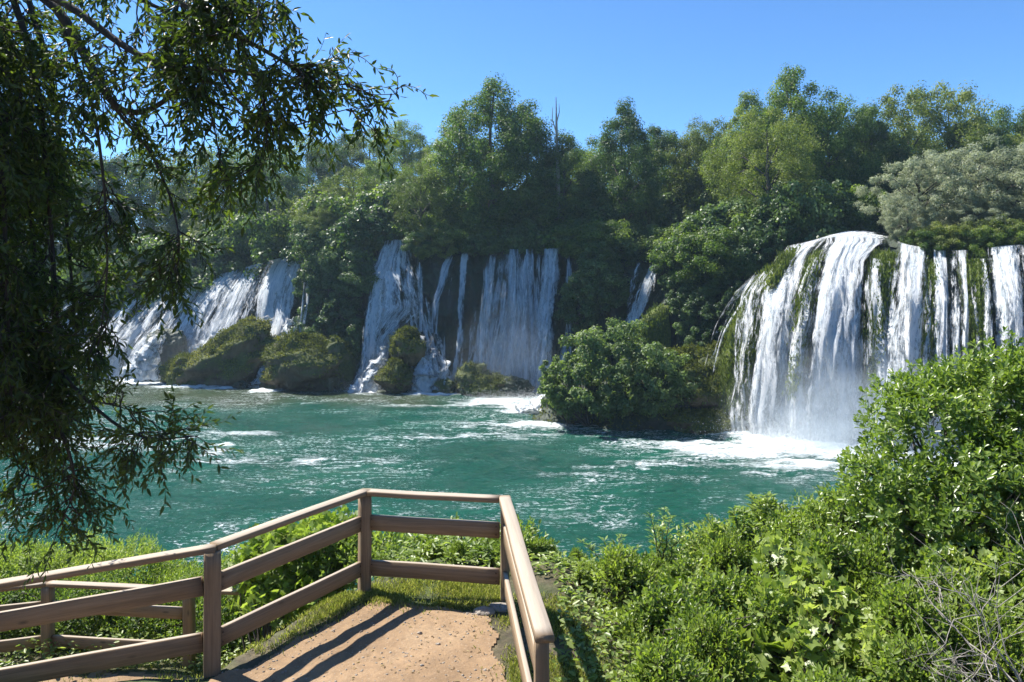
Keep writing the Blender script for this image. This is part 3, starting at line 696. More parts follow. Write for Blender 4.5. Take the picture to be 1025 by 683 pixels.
waterfall('second white waterfall right of the great one, under the silver willows', CR, [
    [(-.12, 894, 934, .9), (.0, 897, 930, .95), (.3, 893, 928, 1.0), (.6, 888, 926, 1.0), (1, 876, 930, 1.4)],
    [(.12, 922, 934, .5), (.6, 920, 934, .6), (1, 916, 936, 1.1)]], layers=3, off=.4)
waterfall('thin double waterfall with brown rock showing between its streams', CR, [
    [(-.05, 932, 946, .85), (.3, 930, 949, .9), (.6, 928, 952, .95), (1, 922, 960, 1.3)],
    [(-.05, 944, 966, .62), (.4, 944, 964, .62), (1, 942, 966, .9)],
    [(-.05, 956, 967, .85), (.5, 957, 968, .8), (1, 954, 972, 1.0)], [(.1, 964, 986, .42), (.6, 964, 986, .5), (1, 962, 988, .9)]], layers=2, off=.4)
waterfall('shaded bluish waterfall at the right edge beyond the moss columns', CR, [
    [(-.15, 984, 1044, .9), (0, 985, 1022, .95), (.3, 988, 1024, .95), (1, 986, 1026, 1.2)],
    [(-.1, 1014, 1060, .85), (.3, 1018, 1056, .95), (1, 1018, 1060, 1.2)],
    [(.05, 978, 990, .6), (.7, 979, 991, .6)], [(0, 1060, 1150, 1.0), (1, 1058, 1160, 1.3)]], layers=3, off=.4)

# ------------------------------------------------------------------ mist and haze
def vol_mat(name, dens, colr=(.9, .95, 1), soft=None):
    m, nt, out = new_mat(name)
    v = N(nt, 'ShaderNodeVolumePrincipled'); v.inputs['Color'].default_value = (*colr, 1); v.inputs['Density'].default_value = dens
    v.inputs['Anisotropy'].default_value = .35
    if soft:
        tc = N(nt, 'ShaderNodeTexCoord')
        ln = N(nt, 'ShaderNodeVectorMath', operation='LENGTH'); L(nt, tc.outputs['Object'], ln.inputs[0])
        f = mathn(nt, 'SUBTRACT', 1.0, ln.outputs['Value'], True); f = mathn(nt, 'POWER', f, 1.5)
        n = noise(nt, tc.outputs['Object'], 2.2, 3, .6)
        f = mathn(nt, 'MULTIPLY', f, ramp(nt, n.outputs[0], [(.32, (0, 0, 0)), (.7, (1, 1, 1))]).outputs[0])
        L(nt, mathn(nt, 'MULTIPLY', f, dens), v.inputs['Density'])
    L(nt, v.outputs[0], out.inputs['Volume']); return m
def sphere_mesh(name, nu=24, nv=14, fn=None):
    th = np.linspace(0, 2*PI, nu, endpoint=False); ph = np.linspace(.02, PI-.02, nv)
    Tt, Ph = np.meshgrid(th, ph, indexing='ij')
    co = np.stack([np.cos(Tt)*np.sin(Ph), np.sin(Tt)*np.sin(Ph), np.cos(Ph)], -1)
    if fn: co = fn(co)
    f = []
    for i in range(nu):
        for j in range(nv-1): f.append((i*nv+j, i*nv+j+1, ((i+1) % nu)*nv+j+1, ((i+1) % nu)*nv+j))
    co = co.reshape(-1, 3)
    c0 = co.reshape(nu, nv, 3)[:, 0].mean(0); c1 = co.reshape(nu, nv, 3)[:, -1].mean(0)
    co = np.concatenate([co, [c0, c1]])
    n = nu*nv
    for i in range(0, nu, 2):
        f.append((n, i*nv, ((i+1) % nu)*nv, ((i+2) % nu)*nv)); f.append((n+1, ((i+2) % nu)*nv+nv-1, ((i+1) % nu)*nv+nv-1, i*nv+nv-1))
    return mesh_np(name, co, f, smooth=True)
def mist(px, py, D, rx, ry, rz, dens):
    o = obj('mist', sphere_mesh('mist'), vol_mat('mist_%d' % px, dens, (.86, .94, 1.0), soft=True), None, P(px, py, D)); o.scale = (rx, ry, rz)
    tag(o, kind='stuff')
mist(862, 418, 41.4, 8.6, 3.2, 4.8, .95)
mist(505, 372, 60, 6.0, 2.6, 6.5, .22)
mist(165, 366, 66.5, 7, 2.6, 4.5, .2)
def spray():
    rng = np.random.RandomState(3); B_, S_ = [], []
    def along(C_, u0, u1, n, v0, v1, o0, o1, s0, s1):
        u = rng.uniform(u0, u1, n); v = 1-(1-v0)*rng.uniform(0, 1, n)**1.8 if v1 is None else rng.uniform(v0, v1, n)
        p = C_.pos(u, v, rng.uniform(o0, o1, n)); B_.append(p+rng.normal(size=(n, 3))*.12); S_.append(rng.uniform(s0, s1, n))
    for (px, py, rx, ry, rz, n) in ((800, 440, 4, 1.2, 1.5, 22000), (850, 444, 4, 1.4, 1.9, 30000), (905, 450, 4, 1.4, 1.7, 16000), (545, 404, 2.2, 1.2, .8, 9000), (432, 392, 2.2, .8, 1.0, 7000), (366, 391, 2, .6, .6, 4000), (150, 381, 3, .9, 1.3, 9000), (728, 424, 1.4, .6, .6, 4000), (265, 388, 1.4, .6, .5, 3000), (510, 400, 4.5, .8, .6, 7000)):
        D = Dw(py); p = rng.normal(size=(n, 3))*np.array([rx*.5, ry*.5, 0]); p[:, 2] = rng.exponential(rz*.33, n); B_.append(p+np.array([X(px, D), D, 0])); S_.append(rng.uniform(.012, .04, n))
    b, s_ = np.concatenate(B_), np.concatenate(S_); n = len(b)
    c, f, k = leaves(b, rnd_unit(rng, n)+np.array([0, 0, -.8]), rnd_unit(rng, n), s_*1.5, s_*.8, T_DIAMOND)
    m, nt, out = new_mat('spray_drops'); d = N(nt, 'ShaderNodeBsdfDiffuse'); d.inputs[0].default_value = (.97, .98, .98, 1); t = N(nt, 'ShaderNodeBsdfTranslucent'); t.inputs[0].default_value = (.97, .98, .98, 1)
    mx = N(nt, 'ShaderNodeMixShader'); mx.inputs[0].default_value = .5; L(nt, d.outputs[0], mx.inputs[1]); L(nt, t.outputs[0], mx.inputs[2]); L(nt, mx.outputs[0], out.inputs[0])
    tag(obj('spray', mesh_np('spray', c, f), m), kind='stuff')
spray()
hz = mesh_np('haze', [(-900, -205, -3.6), (900, -205, -3.6), (900, 345, -3.6), (-900, 345, -3.6), (-900, -205, 38), (900, -205, 38), (900, 345, 38), (-900, 345, 38)],
             [(0, 3, 2, 1), (4, 5, 6, 7), (0, 1, 5, 4), (1, 2, 6, 5), (2, 3, 7, 6), (3, 0, 4, 7)])
tag(obj('haze', hz, vol_mat('haze', .00040, (.60, .80, 1.0))), kind='stuff')

# ------------------------------------------------------------------ mossy mounds, ridges, boulders
def scatter_tufts(co, nr, n, rng, size, mat, name, parent, droop=.6, tmpl=T_NARROW, wr=.22):
    idx = rng.randint(0, len(co), n); jit = rng.normal(size=(n, 3))*size*.5
    base = co[idx]+jit
    d = nr[idx]*.7+rnd_unit(rng, n)*.6+np.array([0, 0, -droop])
    c, f, k = leaves(base, d, nr[idx]+rnd_unit(rng, n)*.5, rng.uniform(.5, 1.2, n)*size, rng.uniform(.6, 1.2, n)*size*wr*2, tmpl)
    pn = fbm(base[:, 0]*.6, base[:, 1]*.6, base[:, 2]*.6, seed=3, oct=3)
    v = np.clip(.45+.3*pn+rng.uniform(-.25, .25, n), 0, 1)
    return obj(name, mesh_np(name, c, f, {'var': np.repeat(v, k)}), mat, parent)
def mesh_normals(me):
    n = np.zeros(len(me.vertices)*3, np.float32); me.vertex_normals.foreach_get('vector', n); return n.reshape(-1, 3)
def ridge(label, C_, pts, bulge, seed, ntuft=5000, tsize=.36, mat='moss'):
    """a hanging ridge of moss-covered tufa on the cliff"""
    pv = [p[0] for p in pts]; vv = np.linspace(pv[0], pv[-1], 60); t = np.linspace(0, 1, 22)
    ul = np.interp(vv, pv, [p[1] for p in pts]); ur = np.interp(vv, pv, [p[2] for p in pts])
    e = np.clip(np.minimum(vv-vv[0], (vv[-1]-vv)*2)/(.10*(vv[-1]-vv[0])+.02), 0, 1)**.5
    U = ul[None]*(1-t[:, None])+ur[None]*t[:, None]; V = np.broadcast_to(vv[None], U.shape)
    prof = (np.sin(PI*t)**.6)[:, None]*e[None]
    o = -.5 + (bulge+.5)*prof + (.22*fbm(U*.22, V*5, seed=seed, oct=3)+.26*fbm(U*.55, V*2.2, seed=seed+4, oct=3))*prof
    co = C_.pos(U, V, o).reshape(-1, 3)
    c0 = co.mean(0); c0[2] = co[:, 2].min()
    root = tag(empty('mossy_ridge', c0), label, 'moss ridge')
    me = mesh_np('tufa', co-c0, grid_faces(len(t), 60), smooth=True); obj('tufa', me, M[mat], root)
    nr = mesh_normals(me); sel = (prof.ravel() > .15)
    scatter_tufts((co-c0)[sel], nr[sel], ntuft, np.random.RandomState(seed), tsize, M['leaf_moss'], 'moss', root, 1.6, wr=.11)
    return root
ridge('smooth green moss bulge at the left edge of the great waterfall', CR, [(.10, 780, 796), (.3, 778, 803), (.6, 776, 808), (1, 776, 808)], .62, 1, 9000)
ridge('small moss cushion hanging at the lip of the great waterfall', CR, [(.02, 795, 805), (.12, 799, 809), (.24, 803, 810)], 1.15, 2, 2200)
ridge('narrow moss strip running down inside the great waterfall', CR, [(.06, 817, 829), (.3, 824, 836), (.5, 829, 838), (.78, 829, 835)], 1.0, 3, 4500)
ridge('broad hanging moss column between the great and second waterfalls', CR, [(.05, 874, 897), (.3, 875, 898), (.6, 876, 895), (.85, 878, 892)], .75, 4, 8000)
ridge('dark moss column right of the second waterfall', CR, [(.05, 924, 938), (.4, 921, 935), (.9, 918, 932)], .6, 5, 4000)
ridge('wide dark green moss column below the silver willows', CR, [(.04, 962, 986), (.4, 964, 985), (.95, 966, 985)], .7, 6, 7000)
ridge('moss tuft at the right edge of the bluish waterfall', CR, [(.05, 1030, 1052), (.2, 1032, 1054), (.4, 1036, 1052)], .9, 7, 3000)
ridge('mossy buttress right of the slender waterfall', CM, [(.32, 660, 676), (.5, 656, 678), (1, 655, 680)], 1.6, 9, 6000)

def rock(label, px, pyb, D, sx, sy, sz, seed, mat='rock', tufts=0, tsize=.22, name='boulder', cat='boulder', lean=0.0, zoff=0.0, leafm='leaf_mound'):
    rs = np.random.RandomState(seed)
    def fn(c):
        n1 = fbm(c[..., 0]*1.3+seed, c[..., 1]*1.3, c[..., 2]*1.3, seed=seed, oct=5, gain=.6)
        c = c*(1+.36*n1)[..., None]
        c = c*np.array([sx, sy, sz]); c[..., 2] += lean*c[..., 0]
        return c
    me = sphere_mesh('rock', 72, 40, fn)
    x, z = X(px, D), Zp(pyb, D)+zoff
    if tufts:
        root = tag(empty(name, (x, D, z)), label, cat)
        o = obj('rock', me, M[mat], root)
        co = np.zeros(len(me.vertices)*3, np.float32); me.vertices.foreach_get('co', co); co = co.reshape(-1, 3); nr = mesh_normals(me)
        sel = (nr[:, 2]+.5*fbm(co[:, 0]*.9, co[:, 1]*.9, co[:, 2]*.9, seed=seed+1, oct=3) > .18)
        scatter_tufts(co[sel], nr[sel], tufts, rs, tsize, M[leafm], 'moss', root, .1)
    else:
        root = tag(obj(name, me, M[mat], None, (x, D, z)), label, cat)
    return root
rock('long mossy mound sloping down to the left in front of the wide waterfall', 238, 356, 65, 4.4, 2.2, 2.7, 11, 'mound', 15000, .20, 'mossy_mound', 'mound', 0.28)
rock('low left end of a grassy mound in the foam below the left falls', 192, 374, 65.2, 2.6, 1.6, 1.5, 12, 'mound', 7000, .2, 'mossy_mound', 'mound')
rock('grass-topped brown tufa mound under the ivy between the falls', 303, 368, 62.3, 3.6, 2.0, 2.3, 13, 'mound', 11000, .22, 'mossy_mound', 'mound')
rock('bare brown shoulder of tufa at the right end of the grassy mound', 336, 362, 62.6, 1.3, 1.3, 2.2, 14, 'rock', 2200, .2)
rock('dark wet boulder with water draped over it at the far left', 166, 352, 67, 1.8, 1.1, 1.9, 15, 'cliff')
rock('small dark rock in the white foam at the far left', 152, 372, 66.6, 1.2, .8, .9, 16, 'cliff')
rock('tiny rock breaking the surface before the grassy mound', 240, 385, 62.8, .55, .5, .35, 17, 'cliff')
rock('tall round mossy boulder that splits the lacy waterfall', 407, 346, 61.2, 1.3, 1.2, 1.4, 18, 'mound', 7000, .18)
rock('mossy boulder standing in the pool below the round one', 396, 379, 60.2, 1.45, 1.1, 1.15, 19, 'mound', 4200, .16)
rock('small dark rock right of the splashing white step', 444, 388, 60, 1.0, .8, .75, 20, 'rock')
rock('pointed brown and mossy rock in the pool below the cliff', 471, 383, 59.8, 1.3, 1.1, 1.35, 21, 'rock', 1500, .15)
rock('flat green boulder in the pool below the misty veil', 490, 389, 59.3, 2.1, 1.2, 1.1, 22, 'mound', 3500, .14)
rock('dark low rock left of the white cascade', 515, 388, 59.4, 1.3, 1.0, .95, 23, 'cliff')
rock('brown ledge of rock under the left side of the island bush', 568, 394, 52, 1.1, 1.2, 1.2, 24, 'rock')
rock('small black rock in the foam in front of the island', 557, 419, 49.2, .7, .5, .35, 25, 'cliff')
rock('dark rock mass that the island bush grows on', 640, 420, 49.3, 5.6, 2.8, 2.4, 26, 'cliff', 6000, .22)
rock('grassy hump on the right end of the island', 700, 394, 48.8, 2.6, 1.8, 1.9, 27, 'mound', 9000, .22, 'mossy_mound', 'mound')
rock('green pointed mound behind the right end of the island', 688, 376, 50.5, 2.4, 1.8, 1.9, 28, 'mound', 8000, .22, 'mossy_mound', 'mound')
rock('reddish brown tufa outcrop by the small side cascade', 716, 376, 49.6, 1.5, 1.2, 1.8, 29, 'rock', 1800, .2)
rock('low mossy tongue of rock at the waterline below the island', 706, 428, 46.4, 3.0, 1.3, .9, 30, 'mound', 3500, .18)
rock('flat dark wet ledge at the foot of the side cascade', 742, 428, 46.2, 2.4, 1.0, .55, 31, 'cliff')
rock('dark boulder half lost in the spray of the great waterfall', 801, 432, 44.3, 1.3, 1.0, 1.2, 32, 'cliff')

# white water rushing over the low rocks
def splash(label, pts, wid, seed, h=.5):
    """water running down a short rocky step: pts (px, py, D)"""
    p = np.array([tuple(P(*q)) for q in pts]); k = np.linspace(0, len(p)-1, 40)
    c = np.stack([np.interp(k, range(len(p)), p[:, i]) for i in range(3)], 1); ww = np.interp(k, range(len(p)), wid)
    t = np.linspace(0, 1, 22)
    off = (t-.5)[None]*ww[:, None]
    co = np.stack([c[:, None, 0]+off, np.broadcast_to(c[:, None, 1], off.shape)-h*np.sin(PI*t)[None], np.broadcast_to(c[:, None, 2], off.shape)+.25*h*np.sin(PI*t)[None]], -1)
    co = co + .30*np.stack([fbm(co[..., 0]*1.6, co[..., 2]*1.6, i*9.0, seed=seed, oct=4, gain=.65) for i in range(3)], -1)
    c0 = co.mean((0, 1)); ed = np.sin(PI*t)[None]**.5*np.ones_like(off)
    sl = np.concatenate([[0], np.cumsum(np.linalg.norm(np.diff(c, axis=0), axis=1))])
    uv = np.stack([off, np.broadcast_to(sl[:, None], off.shape)], -1).reshape(-1, 2)
    return tag(obj('cascade', mesh_np('cascade', (co-c0).reshape(-1, 3), grid_faces(40, 22), {'den': (.80*ed+.25*np.linspace(-1, 1, 40)[:, None]).ravel()}, uv, smooth=True), M['fall'], None, c0), label, 'cascade')
splash('white step of water tumbling right of the round boulder', [(426, 340, 61.6), (429, 358, 61), (431, 376, 60.4), (433, 393, 60)], [1.2, 2.2, 3.4, 4.2], 1, .7)
splash('white cascade rushing over the ledge left of the island bush', [(563, 386, 54), (553, 392, 53.2), (545, 402, 52.4), (538, 412, 51.6)], [1.2, 2.4, 3.2, 5.0], 2, .8)
splash('low foaming rapid at the foot of the island ledge', [(578, 396, 51), (573, 404, 50.4), (568, 416, 49.8)], [1.0, 1.6, 2.6], 3, .5)
splash('foaming run of water between the long mound and the grassy one', [(294, 318, 65.6), (286, 342, 64.6), (274, 366, 63.8), (262, 385, 63.2)], [1.8, 1.6, 1.7, 2.6], 4, .6)
splash('white chute along the upper edge of the long mossy mound', [(264, 318, 66.6), (228, 334, 66.8), (190, 355, 67), (158, 376, 67)], [1.6, 1.8, 2.4, 3.0], 5, .6)
splash('white water draped down the left side of the dark wet boulder', [(160, 334, 66.6), (152, 346, 65.8), (146, 362, 65.4), (142, 380, 65)], [1.6, 2.2, 3.0, 4.0], 7, .7)
splash('thin foaming chute left of the round mossy boulder', [(385, 350, 61.6), (377, 368, 61.2), (368, 384, 60.6), (360, 393, 60.2)], [1.4, 1.6, 2.0, 2.8], 6, .5)
#TREES
# ------------------------------------------------------------------ trees
def crown_np(rng, H, Rr, z0, nclump, nleaf, ls, shape='round', lump=.22, wr=.55, flat=.75):
    """leaves gathered in clumps on boughs through the crown's volume; the outline is uneven and gaps stay open"""
    cen = []; rad = []
    zc = (z0+H)/2; hz_ = (H-z0)/2
    while len(cen) < nclump:
        d = rnd_unit(rng, 1)[0]; r = rng.uniform(.25, 1.0)**.45
        p = d*r
        t = (p[2]+1)/2
        if shape == 'tall': k = .70+.50*math.sin(PI*min(1, t*1.0+.10))-.25*max(0, t-.6)
        elif shape == 'cone': k = 1.05-.75*t
        elif shape == 'wide': k = .8+.35*math.sin(PI*t)
        else: k = 1.0
        nv_ = 1+.28*float(vnoise(d[0]*1.8+5, d[1]*1.8, d[2]*1.8, seed=int(rng.randint(1)+H*3)))
        p = np.array([p[0]*Rr*k*nv_, p[1]*Rr*k*nv_, zc+p[2]*hz_*(.9+.12*nv_)])
        rc = Rr*rng.uniform(.6, 1.25)*lump
        cen.append(p); rad.append(rc)
    cen = np.array(cen); rad = np.array(rad)
    idx = rng.randint(0, nclump, nleaf)
    d = rnd_unit(rng, nleaf); d[:, 2] = d[:, 2]*.8+.18; d = nrm(d)
    rr = rad[idx]*rng.uniform(.35, 1.1, nleaf)
    pos = cen[idx]+d*rr[:, None]*np.array([1, 1, flat])
    nn = d+rnd_unit(rng, nleaf)*.75+np.array([0, 0, .35])
    dr = np.cross(nn, rnd_unit(rng, nleaf))+np.array([0, 0, -.25])
    cv = rng.uniform(-.22, .22, nclump)[idx]
    var = np.clip(.45+cv+rng.uniform(-.3, .3, nleaf), 0, 1)
    s = rng.uniform(.65, 1.3, nleaf)*ls
    return pos, dr, nn, s, var, cen, rad
def trunk_np(rng, H, r0, cen, nl=9, bend=.05):
    a = Acc(); n = 9
    zs = np.linspace(-.6, H*.86, n); off = np.cumsum(rng.normal(size=(n, 2))*bend*H/n, axis=0)
    pts = np.column_stack([off, zs]); a.add(*tube(pts, np.linspace(r0, r0*.18, n)))
    far = rng.permutation(len(cen))[:nl]
    for i in far:
        c = cen[i]; zb = max(H*.15, min(c[2]*.72, H*.75)); j = np.interp(zb, zs, np.arange(n))
        b = np.array([np.interp(zb, zs, off[:, 0]), np.interp(zb, zs, off[:, 1]), zb])
        m = (b+c)/2+np.array([0, 0, .06*H])+rng.normal(size=3)*.03*H
        m2 = b*.25+c*.75+rng.normal(size=3)*.03*H
        a.add(*tube([b, m, m2, c], [r0*.36, r0*.24, r0*.15, r0*.06], 6))
    return a
def make_tree(name, label, cat, seed, H, Rr, z0, nclump, nleaf, ls, mat, shape='round', lump=.22, wr=.55, tmpl=T_DIAMOND, bark='bark', r0=None, nl=9, flat=.75):
    rng = np.random.RandomState(seed)
    root = tag(empty(name), label, cat)
    pos, dr, nn, s, var, cen, rad = crown_np(rng, H, Rr, z0, nclump, nleaf, ls, shape, lump, wr, flat)
    c, f, k = leaves(pos, dr, nn, s, s*wr, tmpl)
    cr = obj('crown', mesh_np('crown', c, f, {'var': np.repeat(var, k)}), M[mat], root)
    a = trunk_np(rng, H, r0 or H*.022, cen, nl)
    tr = obj('trunk', a.mesh('trunk', True), M[bark], root)
    KIDS[root.name] = [cr, tr]
    root['H'] = H
    return root
PROTO = {}
def proto(key, *a, **k): PROTO[key] = [make_tree(*a, **k), False, a[4]]
proto('a1', 'broadleaf_tree', '', 'tree', 1, 14, 5.0, .5, 150, 40000, .22, 'leaf_green', 'round', .22, flat=.95)
proto('a2', 'broadleaf_tree', '', 'tree', 2, 14, 5.6, .8, 140, 34000, .22, 'leaf_olive', 'wide', .19, flat=.95)
proto('a3', 'broadleaf_tree', '', 'tree', 3, 14, 4.8, .3, 130, 40000, .22, 'leaf_dark', 'round', .23, flat=.95)
proto('o1', 'broadleaf_tree', '', 'tree', 4, 13, 4.8, .5, 190, 40000, .19, 'leaf_olive', 'round', .18, .4, flat=1.0)
proto('b1', 'tall_tree', '', 'tree', 5, 17, 4.2, .3, 170, 46000, .22, 'leaf_dark', 'tall', .24, flat=1.0)
proto('b2', 'tall_tree', '', 'tree', 6, 17, 4.3, .3, 220, 50000, .21, 'leaf_green', 'tall', .21, flat=1.1)
proto('w1', 'willow_tree', '', 'tree', 7, 9, 4.6, .8, 150, 27000, .22, 'leaf_silver', 'wide', .135, .30, nl=22)
proto('w2', 'willow_tree', '', 'tree', 8, 9, 4.0, .6, 130, 25000, .22, 'leaf_silver', 'round', .145, .30, nl=22)
proto('s1', 'bush', '', 'bush', 9, 4.2, 2.9, -.6, 46, 14000, .22, 'leaf_ivy', 'round', .27, .7, r0=.12)
proto('s2', 'bush', '', 'bush', 10, 4.0, 3.2, -.8, 52, 14000, .20, 'leaf_green', 'wide', .24, .6, r0=.12)
proto('s3', 'bush', '', 'bush', 11, 4.4, 2.6, -1.4, 44, 13000, .20, 'leaf_olive', 'round', .27, .55, r0=.12)
proto('i1', 'bush', '', 'bush', 12, 5.2, 2.2, -3.4, 50, 16000, .24, 'leaf_ivy', 'tall', .30, .75, r0=.12)
def put(key, x, y, z, s, wf=1.0, rz=None, label=None, group=None, sy=None):
    P_ = PROTO[key]
    o = P_[0] if not P_[1] else copy_tree(P_[0])
    P_[1] = True
    o.location = (x, y, z); o.scale = (s*wf, s*(sy or wf), s); o.rotation_euler = (0, 0, random.uniform(0, 2*PI) if rz is None else rz)
    if label: o['label'] = label
    if group: o['group'] = group
    return o
# px, row of the top, depth, kind, width factor, label
TREES = [
 (490, 79, 67.5, 'b2', 1.05, 'tallest pointed tree left of the bare snag, rising over the middle falls'),
 (458, 108, 69, 'b2', .9, 'left shoulder of the tall clump, a slim tree beside the tallest one'),
 (528, 104, 69.5, 'b1', .95, 'dark tall tree between the tallest tree and the bare snag'),
 (563, 134, 68.5, 'b1', .95, 'dark tree with a level top right of the bare snag'),
 (592, 143, 73, 'a1', .8, 'bright-topped low tree in the dip right of the snag'),
 (625, 103, 67, 'b1', .82, 'dark narrow tree standing alone above the slender waterfall'),
 (655, 128, 73, 'a3', .8, 'rounded dark tree right behind the narrow dark one'),
 (690, 124, 72, 'o1', .95, 'pale olive tree in the level part of the skyline'),
 (722, 122, 71, 'a2', .8, 'green tree left of the highest crown on the right'),
 (748, 92, 66, 'b2', .75, 'left knob of the highest crown on the right, with bare twigs'),
 (790, 69, 65, 'b2', .95, 'highest tree of the right half, topped by a broad pale crown'),
 (768, 112, 57.5, 'o1', 1.0, 'pale feathery tree in front of the highest tree of the right half'),
 (832, 97, 66, 'a1', .85, 'green tree filling the notch right of the highest crown'),
 (868, 108, 66, 'b1', .9, 'dark tree behind the left silver willow'),
 (905, 90, 68, 'a2', .85, 'open-crowned tree with sky gaps above the silver willows'),
 (945, 88, 69, 'a2', .80, 'right one of the two open-crowned trees above the silver willows'),
 (975, 118, 66, 'a3', .85, 'dark rounded tree behind the middle silver willow'),
 (1003, 110, 74, 'a1', .9, 'sunlit bright green tree at the right end of the skyline'),
 (1048, 104, 72, 'a1', 1.0, 'green tree cut by the right edge of the photo'),
 (1110, 95, 70, 'a3', 1.0, None), (1180, 90, 70, 'a1', 1.0, None),
 (402, 122, 96, 'a1', 1.0, 'round bright green crown on the far ridge left of the tall clump'),
 (372, 130, 99, 'a2', 1.0, 'far ridge tree left of the round bright crown'),
 (338, 134, 98, 'a3', 1.0, 'dark far ridge tree just right of the foreground branch tips'),
 (306, 138, 100, 'a1', 1.0, 'far ridge tree seen under the tips of the foreground branches'),
 (436, 148, 92, 'o1', .9, 'olive far tree between the round ridge crown and the tall clump'),
 (422, 165, 67, 'o1', .75, 'yellowish olive tree at the foot of the tall clump'),
 (386, 158, 78, 'a1', .85, 'mid-slope green tree below the round ridge crown'),
 (352, 170, 74, 'a2', .8, 'green tree above the ivy cliff between the left and middle falls'),
 (318, 205, 69, 'o1', .75, 'sunlit olive tree leaning over the ivy cliff beside the left falls'),
 (270, 148, 82, 'a3', 1.0, 'shaded tree above the left falls behind the hanging branches'),
 (235, 142, 88, 'a1', 1.0, 'tree above the left falls, second from the ivy cliff'),
 (195, 150, 84, 'a2', 1.0, 'spreading green tree above the slanting falls'),
 (150, 148, 84, 'a1', 1.0, None), (100, 150, 82, 'a3', 1.0, None), (50, 150, 84, 'a1', 1.0, None), (0, 150, 82, 'a2', 1.0, None), (-70, 140, 84, 'a1', 1.1, None), (-150, 140, 84, 'a3', 1.1, None), (-240, 140, 84, 'a1', 1.1, None),
 (500, 150, 82, 'a3', 1.1, None), (570, 150, 84, 'a3', 1.1, None), (640, 145, 84, 'a1', 1.1, None), (710, 140, 84, 'a3', 1.1, None), (780, 130, 82, 'a3', 1.1, None), (850, 130, 82, 'a3', 1.1, None), (920, 135, 84, 'a3', 1.1, None), (990, 135, 84, 'a3', 1.1, None), (1070, 130, 84, 'a3', 1.1, None), (1180, 125, 80, 'a3', 1.2, None), (1280, 120, 75, 'a1', 1.2, None),
]
for (px, py, D, k, wf, lab) in TREES:
    x = X(px, D); zb = float(zplat(x, D)); H = Zp(py, D)-zb
    s = H/PROTO[k][2]
    put(k, x, D, zb, s, min(1.5, max(.9, wf*max(1.0, (.95/s)**.6))), label=lab or 'tree deep in the wood, mostly hidden behind the front rows of crowns', group='trees of the wood above the falls')
WIL = [(918, 152, 49.5, 'w1', .80, 'left silver willow leaning over the great waterfall'), (950, 146, 50, 'w2', 1.0, 'silver willow in the middle of the willow group'),
       (998, 138, 49, 'w1', .95, 'tallest silver willow above the bluish waterfall'), (1042, 140, 47.5, 'w2', 1.1, 'silver willow cut by the right edge of the photo'), (1110, 140, 46, 'w1', 1.1, None), (908, 192, 47.6, 'w2', .62, 'low silvery shrub-like willow dipping to the lip of the falls'), (975, 195, 46.5, 'w2', .7, 'low silvery willow in front of its taller neighbours')]
for (px, py, D, k, wf, lab) in WIL:
    x = X(px, D); zb = 12.0; H = Zp(py, D)-zb
    put(k, x, D, zb-.5, (H+.5)/9, min(1.6, wf*max(1, (.9*9/H)**.5)), label=lab or 'silver willow outside the group of tall ones', group='silver willows above the right falls')
# bushes hanging on and over the cliffs
BUSH = []
rb = random.Random(5)
def bushrow(C_, u0, u1, step, v0, v1, keys, s0, s1, off, where, skip=()):
    u = u0
    while u < u1:
        uu_ = u+rb.uniform(-.4, .4)*step; v = rb.uniform(v0, v1); u += step
        if any(a <= uu_ <= b for a, b in skip): continue
        p = C_.pos(uu_, v, off); s = rb.uniform(s0, s1)
        BUSH.append((rb.choice(keys), float(p[0]), float(p[1]), float(p[2]), s, where))
bushrow(CM, 60, 270, 8, -.42, -.24, ['s1', 's2', 's3'], .55, .85, -1.0, 'on the lip of the slanting left falls')
bushrow(CM, 318, 380, 7, -.25, .0, ['s1', 's2', 's3'], .7, 1.0, .3, 'along the top of the ivy cliff left of the middle falls')
bushrow(CM, 316, 366, 6, .03, .35, ['i1', 's1'], .5, .8, .1, 'hanging down the ivy cliff left of the middle falls')
bushrow(CM, 318, 360, 8, .35, .75, ['i1'], .45, .65, -.3, 'low on the ivy cliff left of the middle falls')
bushrow(CM, 368, 580, 6, -.45, -.20, ['s1', 's2'], .6, 1.0, -.3, 'in the shade under the tall trees, along the middle lip')
bushrow(CM, 418, 446, 8, -.03, .06, ['s3', 's1'], .35, .5, .5, 'overhanging the lip between the lacy fall and the thin streams')
bushrow(CM, 468, 500, 9, -.05, .0, ['s1'], .28, .4, .3, 'perched on the lip above the misty veil')
bushrow(CM, 574, 628, 5.5, -.2, .0, ['s1', 's2'], .6, .9, .2, 'above the ivy wall right of the middle falls')
bushrow(CM, 578, 618, 5, .0, .9, ['i1', 's1'], .45, .75, .1, 'clothing the ivy wall right of the middle falls')
bushrow(CM, 630, 672, 7, -.45, -.22, ['s1', 's2'], .6, .9, -.2, 'above the slender waterfall')
bushrow(CM, 684, 800, 5.5, -.35, -.08, ['s1', 's2', 's1', 's3'], .8, 1.2, .4, 'heaped along the cliff top right of the slender waterfall')
bushrow(CM, 688, 775, 6, -.04, .14, ['s1', 'i1', 's2'], .5, .8, .8, 'spilling over the cliff between the slender and the great waterfall')
bushrow(CM, 686, 760, 9, .15, .4, ['i1', 's1'], .3, .5, .2, 'hanging on the dark wall left of the great waterfall')
bushrow(CM, 700, 765, 16, .5, .8, ['i1'], .3, .45, -.1, 'low on the dark wall left of the great waterfall')
bushrow(CM, 806, 880, 8, -.6, -.35, ['s1', 's2'], .8, 1.2, 0, 'behind the lip of the great waterfall')
bushrow(CR, 925, 1130, 8, -.14, -.05, ['s3', 's2'], .3, .5, -.2, 'low between the willow trunks above the right falls')
